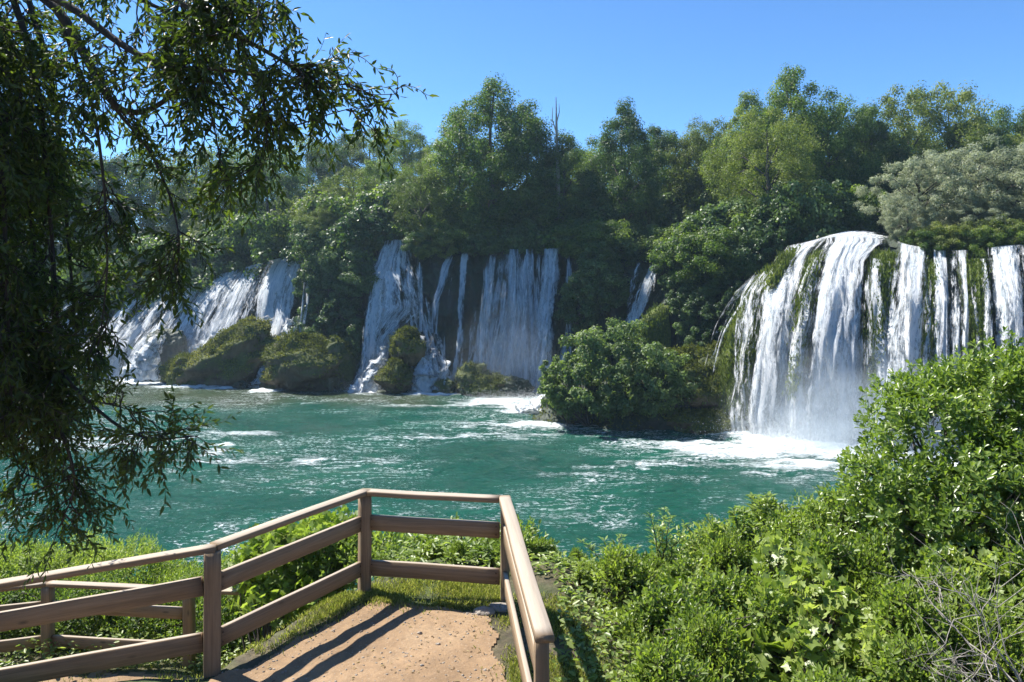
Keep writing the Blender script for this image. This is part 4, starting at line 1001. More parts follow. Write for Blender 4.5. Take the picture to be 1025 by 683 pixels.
for D_, st, py_ in ((72, 22, 205), (78, 26, 190)):
    for px in range(-160, 1240, st):
        pxx = px+rb.uniform(-8, 8); x = X(pxx, D_); yy = max(D_, float(lip(x)[0])+4); zz = float(zplat(x, yy)); BUSH.append((rb.choice(['s1', 's2', 's3']), x, yy, zz, rb.uniform(1.3, 1.9), 'filling the shade among the trunks of the wood'))
for (k, x, y, z, s, where) in BUSH:
    kind = {'s1': 'dark glossy bush', 's2': 'green spreading bush', 's3': 'olive green bush', 'i1': 'trailing ivy clump'}[k]
    put(k, x, y, z-.8*s, s, rb.uniform(.85, 1.15), label='%s %s' % (kind, where), group='%ss %s' % (kind if k != 's1' else 'dark glossy bushe', where))
# the island bush
def island_bush():
    rng = np.random.RandomState(77)
    D = 48.2
    root = tag(empty('bush', (X(612, D), D, .3)), 'large dome-shaped green bush on the island in the pool, before the slender waterfall', 'bush')
    acc = Acc(); stems = Acc()
    for (cx, cy, cz, rr, rz_, n) in ((.3, 0, 2.8, 4.3, 3.4, 34000), (-2.8, -.6, 2.2, 2.0, 2.0, 9000), (2.6, -.5, 2.4, 2.8, 2.4, 12000), (4.8, .2, 1.5, 1.8, 1.6, 5000)):
        pos, dr, nn, s, var, cen, rad = crown_np(rng, rz_, rr, -rz_, 150, n, .19, 'round', .125, .7, .8)
        pos = pos+np.array([cx, cy, cz])
        c, f, k = leaves(pos, dr, nn, s, s*.62, T_LEAF); acc.add(c, f, np.repeat(var, k))
        for i in range(12):
            e = cen[i]+np.array([cx, cy, cz]); b = np.array([cx*.5, cy, -.8]); stems.add(*tube([b, (b+e)/2+rng.normal(size=3)*.3, e], [.10, .06, .02], 6))
    obj('foliage', acc.mesh('foliage'), M['leaf_island'], root); obj('stems', stems.mesh('stems', True), M['bark'], root)
M['leaf_island'] = leaf_mat('leaf_island', (.055, .090, .028), (.12, .175, .060), (.22, .28, .12), rough=.45, spec=.4, objvar=.0, transl=.4)
island_bush()
# dead snag on the skyline
a = Acc(); b0 = P(556, 97, 68); zb = float(zplat(b0.x, 68))
a.add(*tube([(b0.x+.3, 68, zb), (b0.x+.2, 68, zb+6), (b0.x+.05, 68, b0.z-3), (b0.x, 68, b0.z)], [.22, .17, .12, .03]))
a.add(*tube([(b0.x+.1, 68, b0.z-3.5), (b0.x-.35, 68.1, b0.z-2), (b0.x-.3, 68.1, b0.z-.9)], [.07, .05, .02], 5))
a.add(*tube([(b0.x+.05, 68, b0.z-2.4), (b0.x+.3, 67.9, b0.z-1.4), (b0.x+.28, 67.9, b0.z-.6)], [.06, .04, .015], 5))
tag(obj('dead_tree', a.mesh('dead_tree', True), M['bark_dead']), 'bare dead snag sticking up from the skyline right of the tallest tree', 'dead tree')
#FORE
# ------------------------------------------------------------------ foreground plants
def zb1(x, y): return float(zbank(x, y))
def lobes_shell(rng, lobes, n, inner=.72):
    """points on a heap of ellipsoids, only where they are not inside another"""
    out = []; nor = []; w = np.array([l[3]*l[4]+l[3]*l[5]+l[4]*l[5] for l in lobes], float); w /= w.sum()
    k = rng.choice(len(lobes), n*2, p=w); d = rnd_unit(rng, n*2); d[:, 2] = np.where(d[:, 2] < -.35, -d[:, 2], d[:, 2])
    L_ = np.array(lobes, float)
    bumpy = 1+.26*fbm(d[:, 0]*2.8+k*3, d[:, 1]*2.8, d[:, 2]*2.8, seed=5, oct=3)
    r = rng.uniform(inner, 1.0, n*2)**.7*bumpy
    p = L_[k, :3]+d*r[:, None]*L_[k, 3:6]
    keep = np.ones(n*2, bool)
    for j, l in enumerate(lobes):
        q = (p-np.array(l[:3]))/np.array(l[3:6]); keep &= ~(((q**2).sum(1) < inner*inner*.8) & (k != j))
    p, d = p[keep][:n], d[keep][:n]
    return p, d
def shrub(label, lobes, base, n, ls, mat, tmpl=T_LEAF, wr=.5, per=6, seed=1, spread=.9, name='shrub', cat='shrub', up=.35, droop=0.0, nstem=40, inner=.7, stem_r=.018, group=None, bark='bark', tw=.12):
    """twig ends over the heap, each with a whorl of leaves"""
    rng = np.random.RandomState(seed)
    root = tag(empty(name, base), label, cat, group)
    base = np.array(base)
    p, d = lobes_shell(rng, lobes, n, inner)
    m = len(p); ax = nrm(d+rnd_unit(rng, m)*.45+np.array([0, 0, up]))
    P2 = np.repeat(p, per, 0); A2 = np.repeat(ax, per, 0)
    ph = np.tile(np.arange(per)*2.4, m)+np.repeat(rng.uniform(0, 6.3, m), per)
    s1 = nrm(np.cross(A2, rnd_unit(rng, 1)+.01)); s2 = np.cross(A2, s1)
    rad = s1*np.cos(ph)[:, None]+s2*np.sin(ph)[:, None]
    lv = np.tile(np.linspace(0, 1, per), m)
    ld = nrm(rad*(spread*(1.15-lv*.75))[:, None]+A2*(.25+lv*.75)[:, None]+rnd_unit(rng, m*per)*.25+np.array([0, 0, -droop]))
    ln = nrm(A2*1.0-rad*.25+np.array([0, 0, .35])+rnd_unit(rng, m*per)*.3)
    pos = P2+A2*(lv-.6)[:, None]*tw*np.repeat(rng.uniform(.6, 1.4, m), per)[:, None]
    s = rng.uniform(.6, 1.25, m*per)*ls*(1.05-lv*.35)
    c, f, k = leaves(pos-base, ld, ln, s, s*wr, tmpl)
    var = np.clip(np.repeat(np.clip(.42+.25*fbm(p[:, 0]*1.5, p[:, 1]*1.5, p[:, 2]*1.5, seed=seed, oct=2), 0, 1), per)+rng.uniform(-.25, .25, m*per)+lv*.12, 0, 1)
    fo = obj('foliage', mesh_np('foliage', c, f, {'var': np.repeat(var, k)}), M[mat], root)
    a = Acc()
    for i in range(min(nstem, m)):
        e = p[i]-base; b = np.array([rng.normal()*.08, rng.normal()*.08, -.15]); mm = b*.45+e*.55+rng.normal(size=3)*.08+np.array([0, 0, .1])
        a.add(*tube([b, mm, e], [stem_r, stem_r*.7, stem_r*.2], 5))
    for i in range(min(m, 700)):
        e = p[i]-base; a.add(*tube([e-ax[i]*.3*np.array([1, 1, 1]), e+ax[i]*.04], [.005, .002], 3))
    st_ = obj('stems', a.mesh('stems', True), M[bark], root); KIDS[root.name] = [fo, st_]
    return root
def lob(px, py, D, rx, ry, rz): q = P(px, py, D); return (q.x, q.y, q.z, rx, ry, rz)
# big glossy shrub on the right
g = P(960, 560, 8.6); zg = zb1(g.x, g.y)
shrub('big glossy green shrub filling the right edge, rising against the falls', [lob(985, 455, 9.0, 1.15, 1.0, 1.35), lob(930, 455, 8.7, .75, .8, .85), lob(1040, 440, 8.6, 1.0, 1.0, 1.15), lob(905, 520, 8.3, .75, .8, .75), lob(985, 540, 8.0, 1.1, .9, 1.0), lob(1060, 560, 7.8, 1.0, .9, 1.2), lob(1110, 480, 8.6, 1.2, 1.0, 1.3), lob(1190, 540, 8.2, 1.2, 1.0, 1.3)],
      (g.x, g.y, zg), 4600, .10, 'leaf_shrub', T_OBOV, .46, 8, 21, tw=.09, stem_r=.03)
SH = [
 ('low round shrub of small bright leaves nearest the right rail', [lob(590, 606, 8.2, .75, .7, .36), lob(560, 590, 8.6, .5, .5, .28)], 1500, .055, 'leaf_bright', T_LEAF, .55, 7),
 ('leafy shrub in the middle of the bank against the water', [lob(640, 596, 8.5, .8, .7, .45), lob(680, 588, 8.7, .7, .6, .45)], 2000, .06, 'leaf_shrub', T_LEAF, .5, 7),
 ('pale green shrub with upright tips left of the big glossy one', [lob(735, 570, 8.6, .75, .7, .62), lob(700, 610, 8.0, .8, .7, .5)], 2200, .055, 'leaf_bright', T_LEAF, .48, 7),
 ('fine-leaved shrub between the pale shrub and the big glossy one', [lob(800, 565, 8.4, .75, .7, .65), lob(850, 548, 8.5, .75, .7, .7), lob(820, 610, 7.8, .8, .6, .5)], 2600, .052, 'leaf_shrub', T_LEAF, .45, 7),
 ('yellowish shrub low on the right below the big glossy one', [lob(880, 620, 7.4, .8, .6, .52), lob(950, 640, 7.1, .8, .6, .5), lob(1020, 650, 6.9, .9, .6, .5)], 2600, .048, 'leaf_lime', T_LEAF, .5, 7),
 ('dense shrub of small leaves in the lower middle of the bank', [lob(640, 650, 7.2, .7, .6, .42), lob(720, 645, 7.2, .7, .6, .45), lob(590, 640, 7.6, .45, .5, .32)], 2400, .048, 'leaf_bright', T_LEAF, .5, 7),
 ('shadowed shrub at the lower right corner around the dead twigs', [lob(880, 680, 6.6, .8, .6, .4), lob(990, 700, 6.4, .9, .6, .5)], 1800, .05, 'leaf_shrub', T_LEAF, .5, 7),
]
for i, (lab, lb, n, ls, mt, tm, wr, per) in enumerate(SH):
    c = np.mean([l[:3] for l in lb], 0); lb = [(l[0], l[1], l[2]-.05, l[3]*.9, l[4]*.9, l[5]) for l in lb]
    shrub(lab, lb, (c[0], c[1], zb1(c[0], c[1])), int(n*.62), ls*1.35, mt, tm, wr, per-1, 40+i, tw=.13, nstem=30, stem_r=.012, inner=.6)
def bank_shrubs():
    rs = random.Random(8); protos = []
    for k, (mt, ls, tm, wr, n, per) in enumerate((('leaf_bright', .075, T_LEAF, .55, 420, 6), ('leaf_shrub', .085, T_LEAF, .5, 380, 6), ('leaf_lime', .060, T_LEAF, .5, 520, 6), ('leaf_bright', .10, T_LOBED, .95, 190, 3), ('leaf_shrub', .06, T_NARROW, .4, 560, 8))):
        lb = [(rs.uniform(-.28, .28), rs.uniform(-.22, .22), rs.uniform(.16, .42), rs.uniform(.16, .32), rs.uniform(.16, .3), rs.uniform(.16, .34)) for _ in range(5)]
        protos.append([shrub('', lb, (0, 0, 0), n, ls, mt, tm, wr, per, 140+k, tw=.12, nstem=24, stem_r=.008, inner=.5, up=.5), False])
    names = ['bright green small-leaved', 'glossy mid green', 'yellow-green fine-leaved', 'lobed-leaf', 'narrow-leaved dark']
    spots = []
    while len(spots) < 74:
        x = rs.uniform(.75, 6.6); y = rs.uniform(5.4, 9.9)
        if X(560, y) > x or x > X(1100, y) or (y < 7 and x < .95): continue
        if all((x-a)**2+(y-b)**2 > .30**2 for a, b in spots): spots.append((x, y))
    for _ in range(22): spots.append((rs.uniform(-1.9, .7), rs.uniform(8.2, 9.0)))
    for x, y in spots:
        k = rs.choice([0, 0, 0, 1, 2, 2, 2, 3, 3, 4]); pr = protos[k]; o = pr[0] if not pr[1] else copy_tree(pr[0]); pr[1] = True
        s_ = rs.uniform(.7, 1.25) if x > .75 else rs.uniform(.40, .55); s_ = s_ if y < 7.8 or x > 3 else min(s_, max(.4, (Zp(float(np.interp(512+x/y*F_, [560, 640, 700, 760, 850, 1000], [556, 553, 536, 522, 495, 420])), y)-zb1(x, y))/.85)); o.location = (x, y, zb1(x, y)-.04); o.scale = (s_, s_, s_*rs.uniform(.8, 1.3)); o.rotation_euler = (0, 0, rs.uniform(0, 6.28))
        wh = 'in the dense growth on the bank right of the fence' if x > .7 else 'on the drop behind the far rails of the fence'
        o['label'] = names[k]+' low shrub '+wh; o['group'] = names[k]+' low shrubs '+wh
bank_shrubs()
# young upright shoots
def shoot(label, px, py_t, D, n, ls, mat, seed, tmpl=T_NARROW, wr=.3, h=None, k=5, group=None, name='sapling', spread=.25):
    rng = np.random.RandomState(seed); x = X(px, D); zg = zb1(x, D); zt = Zp(py_t, D)
    root = tag(empty(name, (x, D, zg)), label, 'sapling', group)
    a = Acc(); pos, ld, ln = [], [], []
    for j in range(k):
        t = np.linspace(0, 1, 8); hh = (zt-zg)*rng.uniform(.72, 1.0) if j else (zt-zg)
        dx, dy = rng.normal(size=2)*spread*.5
        pts = np.stack([dx*t**1.5*1.4, dy*t**1.5*1.4, t*hh], 1)+rng.normal(size=(8, 3))*.01; a.add(*tube(pts, np.linspace(.012, .003, 8), 5))
        for i in range(n):
            s = rng.uniform(.35, 1.0); b = np.array([np.interp(s, t, pts[:, q]) for q in range(3)]); th = i*2.4
            o_ = np.array([math.cos(th), math.sin(th), rng.uniform(.1, .8)]); tw = rng.uniform(.02, .16)*(1.1-s)
            pos.append(b+o_*tw); ld.append(o_); ln.append(np.array([-o_[0]*.3, -o_[1]*.3, 1]))
    pos, ld, ln = map(np.array, (pos, ld, ln)); m = len(pos)
    s = rng.uniform(.6, 1.2, m)*ls; c, f, kk = leaves(pos, ld, ln+rnd_unit(rng, m)*.3, s, s*wr, tmpl)
    obj('foliage', mesh_np('foliage', c, f, {'var': np.repeat(rng.uniform(.3, .9, m), kk)}), M[mat], root); obj('stems', a.mesh('stems', True), M['bark'], root)
SHT = [(662, 512, 8.6, 90, .07, 'leaf_shrub', 'thin upright sapling standing clear of the shrubs against the water'),
       (742, 510, 8.5, 90, .08, 'leaf_shrub', 'bushy sapling whose tips are the highest left of the big shrub'), (765, 494, 8.9, 90, .105, 'leaf_shrub', 'sapling with broad leaf tufts in front of the teal water'),
       (720, 530, 8.7, 60, .06, 'leaf_bright', 'feathery sapling next to the one with broad leaf tufts'), (838, 500, 8.6, 60, .07, 'leaf_bright', 'yellow-green sapling at the left foot of the big glossy shrub'),
       (690, 545, 8.4, 60, .06, 'leaf_shrub', 'short sapling among the shrubs in mid bank'), (615, 540, 9.0, 60, .08, 'leaf_shrub', 'broad-leaved sapling rising from the bank right of the rail corner'),
       (1000, 640, 6.6, 40, .07, 'leaf_lime', 'yellow-green sapling in front of the dead twigs'), (905, 585, 7.6, 60, .05, 'leaf_bright', 'small-leaved sapling under the big glossy shrub'), (800, 540, 8.6, 70, .055, 'leaf_shrub', 'dark fine-leaved sapling in mid bank')]
for i, (px, py, D, n, ls, mt, lab) in enumerate(SHT): shoot(lab, px, py, D, n, ls, mt, 60+i, T_LEAF if i % 2 else T_NARROW, .5 if i % 2 else .34)
# large lobed leaves low down
shrub('low plant with large lobed bright leaves at the bottom of the bank', [lob(760, 668, 6.7, .75, .45, .30), lob(820, 680, 6.5, .5, .4, .28), lob(690, 690, 6.5, .4, .4, .22)], (X(770, 6.6), 6.7, zb1(X(770, 6.6), 6.7)), 150, .17, 'leaf_bright', T_LOBED, 1.0, 3, 81, tw=.1, up=1.2, name='leafy_plant', cat='plant', inner=.85)
shrub('plant with dark lobed leaves among the shrubs in mid bank', [lob(668, 612, 7.7, .35, .35, .25)], (X(668, 7.7), 7.7, zb1(X(668, 7.7), 7.7)), 45, .15, 'leaf_shrub', T_LOBED, 1.0, 3, 82, up=1.2, name='leafy_plant', cat='plant', inner=.85)
# vines and bushes behind the fence
shrub('tangle of bright vine leaves behind the left corner of the fence', [lob(292, 566, 9.6, .75, .55, .50), lob(262, 590, 9.9, .45, .5, .40), lob(325, 550, 9.6, .6, .5, .42), lob(300, 600, 9.2, .6, .4, .35)], (X(270, 8.8), 8.8, zb1(X(270, 8.8), 8.8)), 900, .13, 'leaf_lime', T_LOBED, .95, 3, 83, name='vine', cat='vine', up=.8, tw=.14)
shrub('bed of leafy vines seen through the far rails of the fence', [lob(400, 565, 9.3, .8, .6, .35), lob(455, 560, 9.4, .7, .6, .38), lob(510, 560, 9.4, .6, .6, .4), lob(360, 560, 9.4, .5, .5, .35)], (X(430, 9.3), 9.3, zb1(X(430, 9.3), 9.3)), 1100, .085, 'leaf_bright', T_LEAF, .62, 5, 84, name='vine', cat='vine', up=.6)
shrub('feathery yellow-green bush behind the lower fence at the left', [lob(40, 610, 11.4, 1.5, 1.0, 1.0), lob(120, 612, 11.5, 1.3, 1.0, .95), lob(195, 622, 11.3, 1.2, .9, .85), lob(-40, 610, 11.4, 1.4, 1.0, 1.0), lob(255, 628, 10.8, .8, .7, .7), lob(60, 655, 10.7, 1.9, .7, .8), lob(180, 655, 10.6, 1.5, .7, .75)],
      (X(110, 11.6), 11.6, zb1(X(110, 11.6), 11.6)), 14000, .065, 'leaf_lime', T_NARROW, .36, 8, 85, up=.7, tw=.20, name='feathery_bush', cat='bush')
shrub('dark leafy bush low behind the lower fence', [lob(20, 640, 10.5, 1.1, .6, .75), lob(95, 635, 10.6, 1.0, .6, .75), lob(165, 640, 10.6, 1.0, .6, .7), lob(225, 640, 10.4, .8, .6, .6), lob(-60, 640, 10.4, 1.2, .6, .8)], (X(90, 10.5), 10.5, zb1(X(90, 10.5), 10.5)), 4200, .07, 'leaf_green', T_LEAF, .45, 6, 86, name='bush', cat='bush', tw=.14)
# ground cover of small leaves on the bank (nobody could count it)
def ground_cover():
    rng = np.random.RandomState(9); n = 70000
    x = rng.uniform(-9, 10, n); y = rng.uniform(5.2, 13, n)
    dx, dy = A-Bp; ln_ = math.hypot(dx, dy); nx, ny = -dy/ln_, dx/ln_; d1 = (x-Bp[0])*nx+(y-Bp[1])*ny
    right = (x > .45+.25*fbm(y*.9, x*.2, seed=8)) & (x > .1)
    back = (y > 7.95) & (x > -1.7)
    left = (d1 > .45) & (x < -.8) & ~((y < 9.5) & (y > 7.7) & (x < -3.25)) & (y > 6.35)
    k = right | back | left; x, y = x[k], y[k]; n = len(x)
    z = zbank(x, y); cl = fbm(x*1.4, y*1.4, seed=14, oct=3); h = rng.uniform(.02, .10, n)+rng.uniform(0, .25, n)*np.clip(cl+.3, 0, 1)*sstep(.1, .8, np.abs(x-.2))
    pos = np.stack([x, y, z+h], 1); th = rng.uniform(0, 6.3, n)
    d = np.stack([np.cos(th), np.sin(th), rng.uniform(-.3, .6, n)], 1); s = rng.uniform(.03, .095, n)
    c, f, kk = leaves(pos, d, np.array([[0, 0, 1.]])+rnd_unit(rng, n)*.5, s, s*.55, T_LEAF)
    o = obj('ground_cover', mesh_np('ground_cover', c, f, {'var': np.repeat(rng.uniform(.1, .9, n), kk)}), M['leaf_bright'])
    tag(o, kind='stuff')
ground_cover()
def grass():
    rng = np.random.RandomState(19); P_ = []
    def strip(p, q, w0, w1, n):
        t = rng.uniform(0, 1, n); s = rng.normal(size=n)*.42; p, q = np.array(p), np.array(q); u = (q-p)/np.linalg.norm(q-p); nn = np.array([-u[1], u[0]])
        c = p[None]*(1-t[:, None])+q[None]*t[:, None]+nn[None]*(s*(w0+(w1-w0)*t))[:, None]; P_.append(c)
    strip(A+(.05, .12), Cc+(0, .18), .50, .45, 9000)          # behind and under the far rails
    strip(A+(.1, -.22), Cc+(-.1, -.12), .14, .12, 1600)
    strip(A+(.0, -.06), Bp+(.10, .1), .20, .25, 3600); strip(A+(-.35, .1), Bp+(-.4, .2), .5, .5, 5500)
    strip(Cc+(.02, -.3), Dn+(-.06, .1), .10, .07, 1800); strip(Cc+(.4, .2), Dn+(.4, 0), .55, .6, 12000)
    strip((-4.4, 8.05), (-2.9, 7.6), .5, .5, 5000); strip((-6.5, 9.6), (-3.4, 9.5), .3, .3, 3500)
    strip(Bp+(.3, -.25), Bp+(-.5, .1), .15, .15, 1200)
    c = np.concatenate(P_); cl = fbm(c[:, 0]*2.3, c[:, 1]*2.3, seed=4, oct=3); c = c[cl+rng.uniform(-.5, .5, len(c)) > -.12]; n = len(c)
    z = zbank(c[:, 0], c[:, 1])+.004; pos = np.stack([c[:, 0], c[:, 1], z], 1)
    d = np.stack([rng.normal(size=n)*.45, rng.normal(size=n)*.45, np.ones(n)], 1); s = rng.uniform(.018, .062, n)
    co, f, k = leaves(pos, d, rnd_unit(rng, n), s, np.full(n, .008), T_NARROW)
    tag(obj('grass', mesh_np('grass', co, f, {'var': np.repeat(rng.uniform(0, 1, n), k)}), M['grass']), kind='stuff')
grass()
def gravel():
    rng = np.random.RandomState(29); a = Acc()
    me = sphere_mesh('t', 7, 4); co = np.zeros(len(me.vertices)*3, np.float32); me.vertices.foreach_get('co', co); co = co.reshape(-1, 3)
    f0 = np.array([tuple(p.vertices) for p in me.polygons])
    pc = path_co[(path_co[:, 1] > 4.8)]
    for i in range(900):
        c = pc[rng.randint(len(pc))]+rng.normal(size=3)*.03*np.array([1, 1, 0]); s = rng.uniform(.004, .014)*(1 if rng.rand() < .95 else 2)
        a.add(co*np.array([s, s*rng.uniform(.6, 1), s*.6])+np.array([c[0], c[1], float(zbank(c[0], c[1]))+.014]), f0, rng.rand())
    tag(obj('gravel', a.mesh('gravel', True), M['stone']), kind='stuff')
gravel()
def leaf_litter():
    rng = np.random.RandomState(31); pc = path_co[path_co[:, 1] > 4.9]; n = 420
    c = pc[rng.randint(0, len(pc), n)]; e = fbm(c[:, 0]*1.5, c[:, 1]*1.5, seed=6, oct=2); c = c[e > -.1]; n = len(c)
    pos = c+np.array([0, 0, .006])+rng.normal(size=(n, 3))*np.array([.02, .02, .001]); th = rng.uniform(0, 6.3, n)
    co, f, k = leaves(pos, np.stack([np.cos(th), np.sin(th), rng.normal(size=n)*.08], 1), np.array([[0, 0, 1.]])+rnd_unit(rng, n)*.25, rng.uniform(.02, .05, n), rng.uniform(.006, .014, n), T_NARROW)
    tag(obj('leaf_litter', mesh_np('leaf_litter', co, f, {'var': np.repeat(rng.uniform(0, 1, n), k)}), leaf_mat('dry_leaf', (.10, .06, .03), (.22, .15, .07), (.36, .28, .12), transl=.1, objvar=0)), kind='stuff')
leaf_litter()
def stone(label, x, y, sx, sy, sz, seed):
    def fn(c): return c*(1+.22*fbm(c[..., 0]*1.5+seed, c[..., 1]*1.5, c[..., 2]*1.5, seed=seed, oct=3))[..., None]*np.array([sx, sy, sz])
    tag(obj('stone', sphere_mesh('stone', 24, 14, fn), M['stone'], None, (x, y, zb1(x, y)+sz*.3)), label, 'stone')
stone('flat pale stone at the foot of the fence corner on the right', -.27, 7.10, .10, .07, .04, 3)
stone('flat stone half under the right fence corner post', -.12, 7.20, .12, .08, .04, 5)
# dead twigs at the lower right
def dead_twigs():
    rng = np.random.RandomState(4); root_p = P(1045, 720, 5.3); a = Acc()
    def grow(p, d, l, r, lev):
        n = 7; pts = [p]; q = np.array(p); dd = np.array(d)
        for i in range(n):
            dd = nrm(dd+rng.normal(size=3)*.16); q = q+dd*l/n; pts.append(q)
        a.add(*tube(pts, np.linspace(r, r*.35, len(pts)), 5))
        if lev:
            for j in range(5 if lev > 1 else 4):
                i = rng.randint(2, n+1); grow(pts[i], nrm(dd+rng.normal(size=3)*.7), l*rng.uniform(.4, .7), r*.5, lev-1)
    b = np.array(tuple(root_p))
    for tgt, r in (((960, 590, 5.9), .010), ((915, 640, 5.5), .009), ((975, 610, 5.4), .010), ((885, 672, 5.3), .008), ((1000, 565, 5.9), .009), ((930, 685, 5.2), .008), ((905, 600, 5.8), .007), ((950, 650, 5.2), .008)):
        e = np.array(tuple(P(*tgt))); grow(b, nrm(e-b), np.linalg.norm(e-b), r, 2)
    o = obj('dead_branch', a.mesh('dead_branch', True), M['bark_dead'], None)
    tag(o, 'tangle of bare grey dead twigs in the lower right corner', 'dead branch')
dead_twigs()

# ------------------------------------------------------------------ the overhanging willow at the left
def near_tree():
    rng = np.random.RandomState(12)
    tb = np.array([-5.6, 5.6]); zg = zb1(*tb)
    root = tag(empty('overhanging_tree', (tb[0], tb[1], zg)), 'dark narrow-leaved tree hanging over the water from the left edge', 'tree')
    O = np.array([tb[0], tb[1], zg]); wood = Acc(); B, Dd, Nn, S = [], [], [], []
    trunk = [np.array([-5.6, 5.6, zg-.4]), np.array([-5.45, 5.6, zg+1.5]), np.array([-5.15, 5.5, zg+3.4]), np.array([-4.9, 5.4, 12.0]), np.array([-4.8, 5.4, 14.2])]
    wood.add(*tube(np.array(trunk)-O, [.24, .20, .17, .14, .09], 12))
    def path_pts(ps, m):
        ps = np.array(ps); k = np.linspace(0, len(ps)-1, m); q = np.stack([np.interp(k, range(len(ps)), ps[:, i]) for i in range(3)], 1)
        ker = np.array([.25, .5, .25])
        for _ in range(3): q[1:-1] = q[:-2]*.25+q[1:-1]*.5+q[2:]*.25
        return q
    def twig(p, d, l, nl, ls):
        n = 6; q = np.array(p); dd = nrm(np.array(d)); pts = [q]
        for i in range(n):
            dd = nrm(dd+rng.normal(size=3)*.20+np.array([0, 0, -.07])); q = q+dd*l/n; pts.append(q)
        pts = np.array(pts); wood.add(*tube(pts-O, np.linspace(.0035, .0012, n+1), 3))
        t = np.linspace(.12, 1, nl)*n; b = np.stack([np.interp(t, range(n+1), pts[:, i]) for i in range(3)], 1)
        tg = nrm(pts[-1]-pts[0]); s = nrm(np.cross(tg, rnd_unit(rng, 1)[0])); s2 = np.cross(tg, s)
        ph = np.arange(nl)*2.4; o_ = s[None]*np.cos(ph)[:, None]+s2[None]*np.sin(ph)[:, None]
        B.append(b); Dd.append(nrm(o_*.75+tg[None]*.8+np.array([0, 0, -.25])+rng.normal(size=(nl, 3))*.15)); Nn.append(rnd_unit(rng, nl)+np.array([0, 0, .6])); S.append(rng.uniform(.65, 1.15, nl)*ls)
    def sub(p, d, l, r, ntw, ls):
        n = 7; q = np.array(p); dd = nrm(np.array(d)); pts = [q]
        for i in range(n):
            dd = nrm(dd+rng.normal(size=3)*.18+np.array([0, 0, -.05])); q = q+dd*l/n; pts.append(q)
        pts = np.array(pts); wood.add(*tube(pts-O, np.linspace(r, r*.3, n+1), 4))
        for j in range(ntw):
            i = rng.uniform(.8, n); b = np.array([np.interp(i, range(n+1), pts[:, k]) for k in range(3)])
            twig(b, dd+rnd_unit(rng, 1)[0]*.9, rng.uniform(.14, .34), rng.randint(7, 13), ls)
        twig(pts[-1], dd, .3, 12, ls)
    def main(ps, r0, r1, nsub, sl, ntw=5, start=.15, ls=.068, spread=.9, bias=(0, 0, 0)):
        pts = path_pts([tuple(P(*q)) if not isinstance(q[0], np.floating) else q for q in ps], 26)
        wood.add(*tube(pts-O, np.linspace(r0, r1, 26), 7))
        for j in range(nsub):
            i = rng.uniform(start*25, 25); b = np.array([np.interp(i, range(26), pts[:, k]) for k in range(3)])
            tg = nrm(pts[min(25, int(i)+1)]-pts[max(0, int(i)-1)])
            sub(b, tg*.6+rnd_unit(rng, 1)[0]*spread+np.array(bias), sl*rng.uniform(.5, 1.2), .007, ntw, ls)
    T1 = tuple(trunk[3]); T2 = tuple(trunk[2]); T3 = tuple(trunk[4])
    # upper limbs reaching right
    main([T1, (-150, -30, 5.2), (40, -25, 5.0), (75, 35, 4.9), (100, 85, 4.9), (118, 114, 4.9), (150, 113, 4.9), (178, 90, 4.9), (200, 75, 4.8)], .045, .010, 12, .34, 4, .35)
    main([T1, (-120, -50, 5.0), (50, -15, 4.8), (105, 35, 4.8), (150, 62, 4.7), (170, 70, 4.7), (215, 66, 4.6), (265, 78, 4.5), (300, 85, 4.5)], .035, .006, 26, .36, 5, .35)
    main([T3, (-60, -160, 5.0), (80, -70, 4.8), (160, -10, 4.6), (225, 30, 4.5), (265, 50, 4.4), (310, 78, 4.4), (335, 90, 4.4)], .035, .004, 24, .26, 5, .3, bias=(0, 0, -.1))
    main([(150, -14, 4.6), (210, -8, 4.5), (250, 0, 4.4), (285, -6, 4.4)], .012, .003, 18, .24, 5, .0, bias=(0, 0, -.2))
    main([(215, 66, 4.6), (240, 105, 4.6), (262, 120, 4.6), (290, 128, 4.6), (335, 112, 4.5), (372, 104, 4.5)], .010, .002, 10, .14, 1, .1)
    main([(330, 85, 4.4), (350, 84, 4.4), (372, 95, 4.4), (398, 94, 4.4)], .005, .002, 8, .10, 1, .1, ls=.06)
    main([T3, (-40, -150, 5.4), (60, -60, 5.4), (130, -5, 5.3), (190, 22, 5.2), (240, 20, 5.1)], .03, .006, 34, .42, 5, .3, bias=(0, 0, -.2))
    main([(180, 0, 4.7), (200, 70, 4.7), (215, 130, 4.7), (222, 175, 4.7)], .010, .003, 18, .30, 5, .0, bias=(0, 0, -.3))
    main([(240, 40, 4.5), (262, 85, 4.5), (268, 130, 4.5), (262, 165, 4.5)], .008, .002, 14, .25, 4, .1, bias=(0, 0, -.3))
    main([(112, 105, 4.9), (150, 150, 4.9), (172, 200, 4.9), (180, 240, 4.9), (178, 262, 4.9)], .012, .003, 14, .22, 4, .05, bias=(0, 0, -.4))
    main([(60, 20, 5.0), (95, 110, 5.0), (105, 190, 5.0), (108, 270, 5.0), (100, 340, 5.0)], .014, .004, 20, .26, 5, .0, bias=(0, 0, -.3))
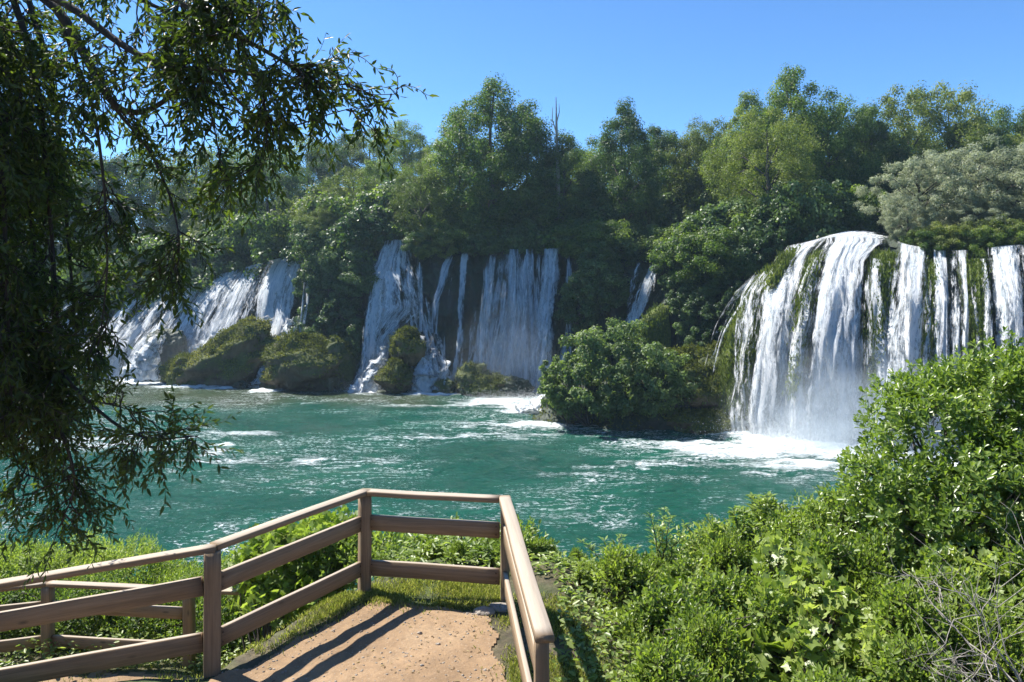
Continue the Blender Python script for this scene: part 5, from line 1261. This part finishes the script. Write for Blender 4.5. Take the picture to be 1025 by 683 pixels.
    # the dense curtain at the left edge, in several depths
    for (x0, x1, D, ns) in ((-60, -40, 5.0, 56), (-25, -10, 5.3, 76), (0, 8, 4.9, 70), (20, 40, 5.5, 52), (40, 58, 5.2, 36), (-10, 25, 6.0, 50), (55, 75, 5.9, 26)):
        y1 = 425 if x0 < 40 else 390
        main([T1 if x0 < 30 else T3, (x0-30, -20, D), (x0, 90, D), ((x0+x1)/2, 200, D), (x1, 320, D), (x1+5, y1, D)], .03, .005, ns*1, .42, 7, .22, bias=(.05, 0, -.06))
    # low boughs over the water
    main([T2, (-80, 330, 5.6), (0, 345, 5.4), (40, 390, 5.3), (66, 440, 5.2), (78, 485, 5.2), (62, 520, 5.2)], .03, .004, 24, .22, 4, .35, bias=(.05, 0, -.1))
    main([T2, (-80, 300, 5.4), (20, 320, 5.3), (70, 385, 5.2), (120, 430, 5.1), (155, 440, 5.1), (198, 436, 5.0)], .025, .003, 26, .19, 3, .35, bias=(0, 0, -.1))
    main([(90, 400, 5.1), (125, 408, 5.1), (160, 425, 5.1)], .006, .002, 8, .18, 2, .2)
    main([(20, 320, 5.3), (30, 400, 5.3), (22, 445, 5.3), (30, 480, 5.3)], .012, .003, 15, .22, 4, .1, bias=(0, 0, -.2))
    b, d, n_, s = np.concatenate(B), np.concatenate(Dd), np.concatenate(Nn), np.concatenate(S); m = len(b)
    c, f, k = leaves(b-O, d, n_, s, s*.31, T_NARROW)
    print('near tree leaves', m)
    v = np.clip(.4+.25*fbm(b[:, 0]*1.2, b[:, 1]*1.2, b[:, 2]*1.2, seed=3, oct=2)+rng.uniform(-.3, .3, m), 0, 1)
    obj('foliage', mesh_np('foliage', c, f, {'var': np.repeat(v, k)}), M['leaf_willow'], root)
    obj('trunk', wood.mesh('trunk', True), M['bark_dark'], root)
near_tree()
# prototypes never placed are removed
for k, v in PROTO.items():
    if not v[1]:
        for q in KIDS[v[0].name]: bpy.data.objects.remove(q)
        bpy.data.objects.remove(v[0])
for o in list(bpy.data.objects):
    if 'H' in o.keys(): del o['H']
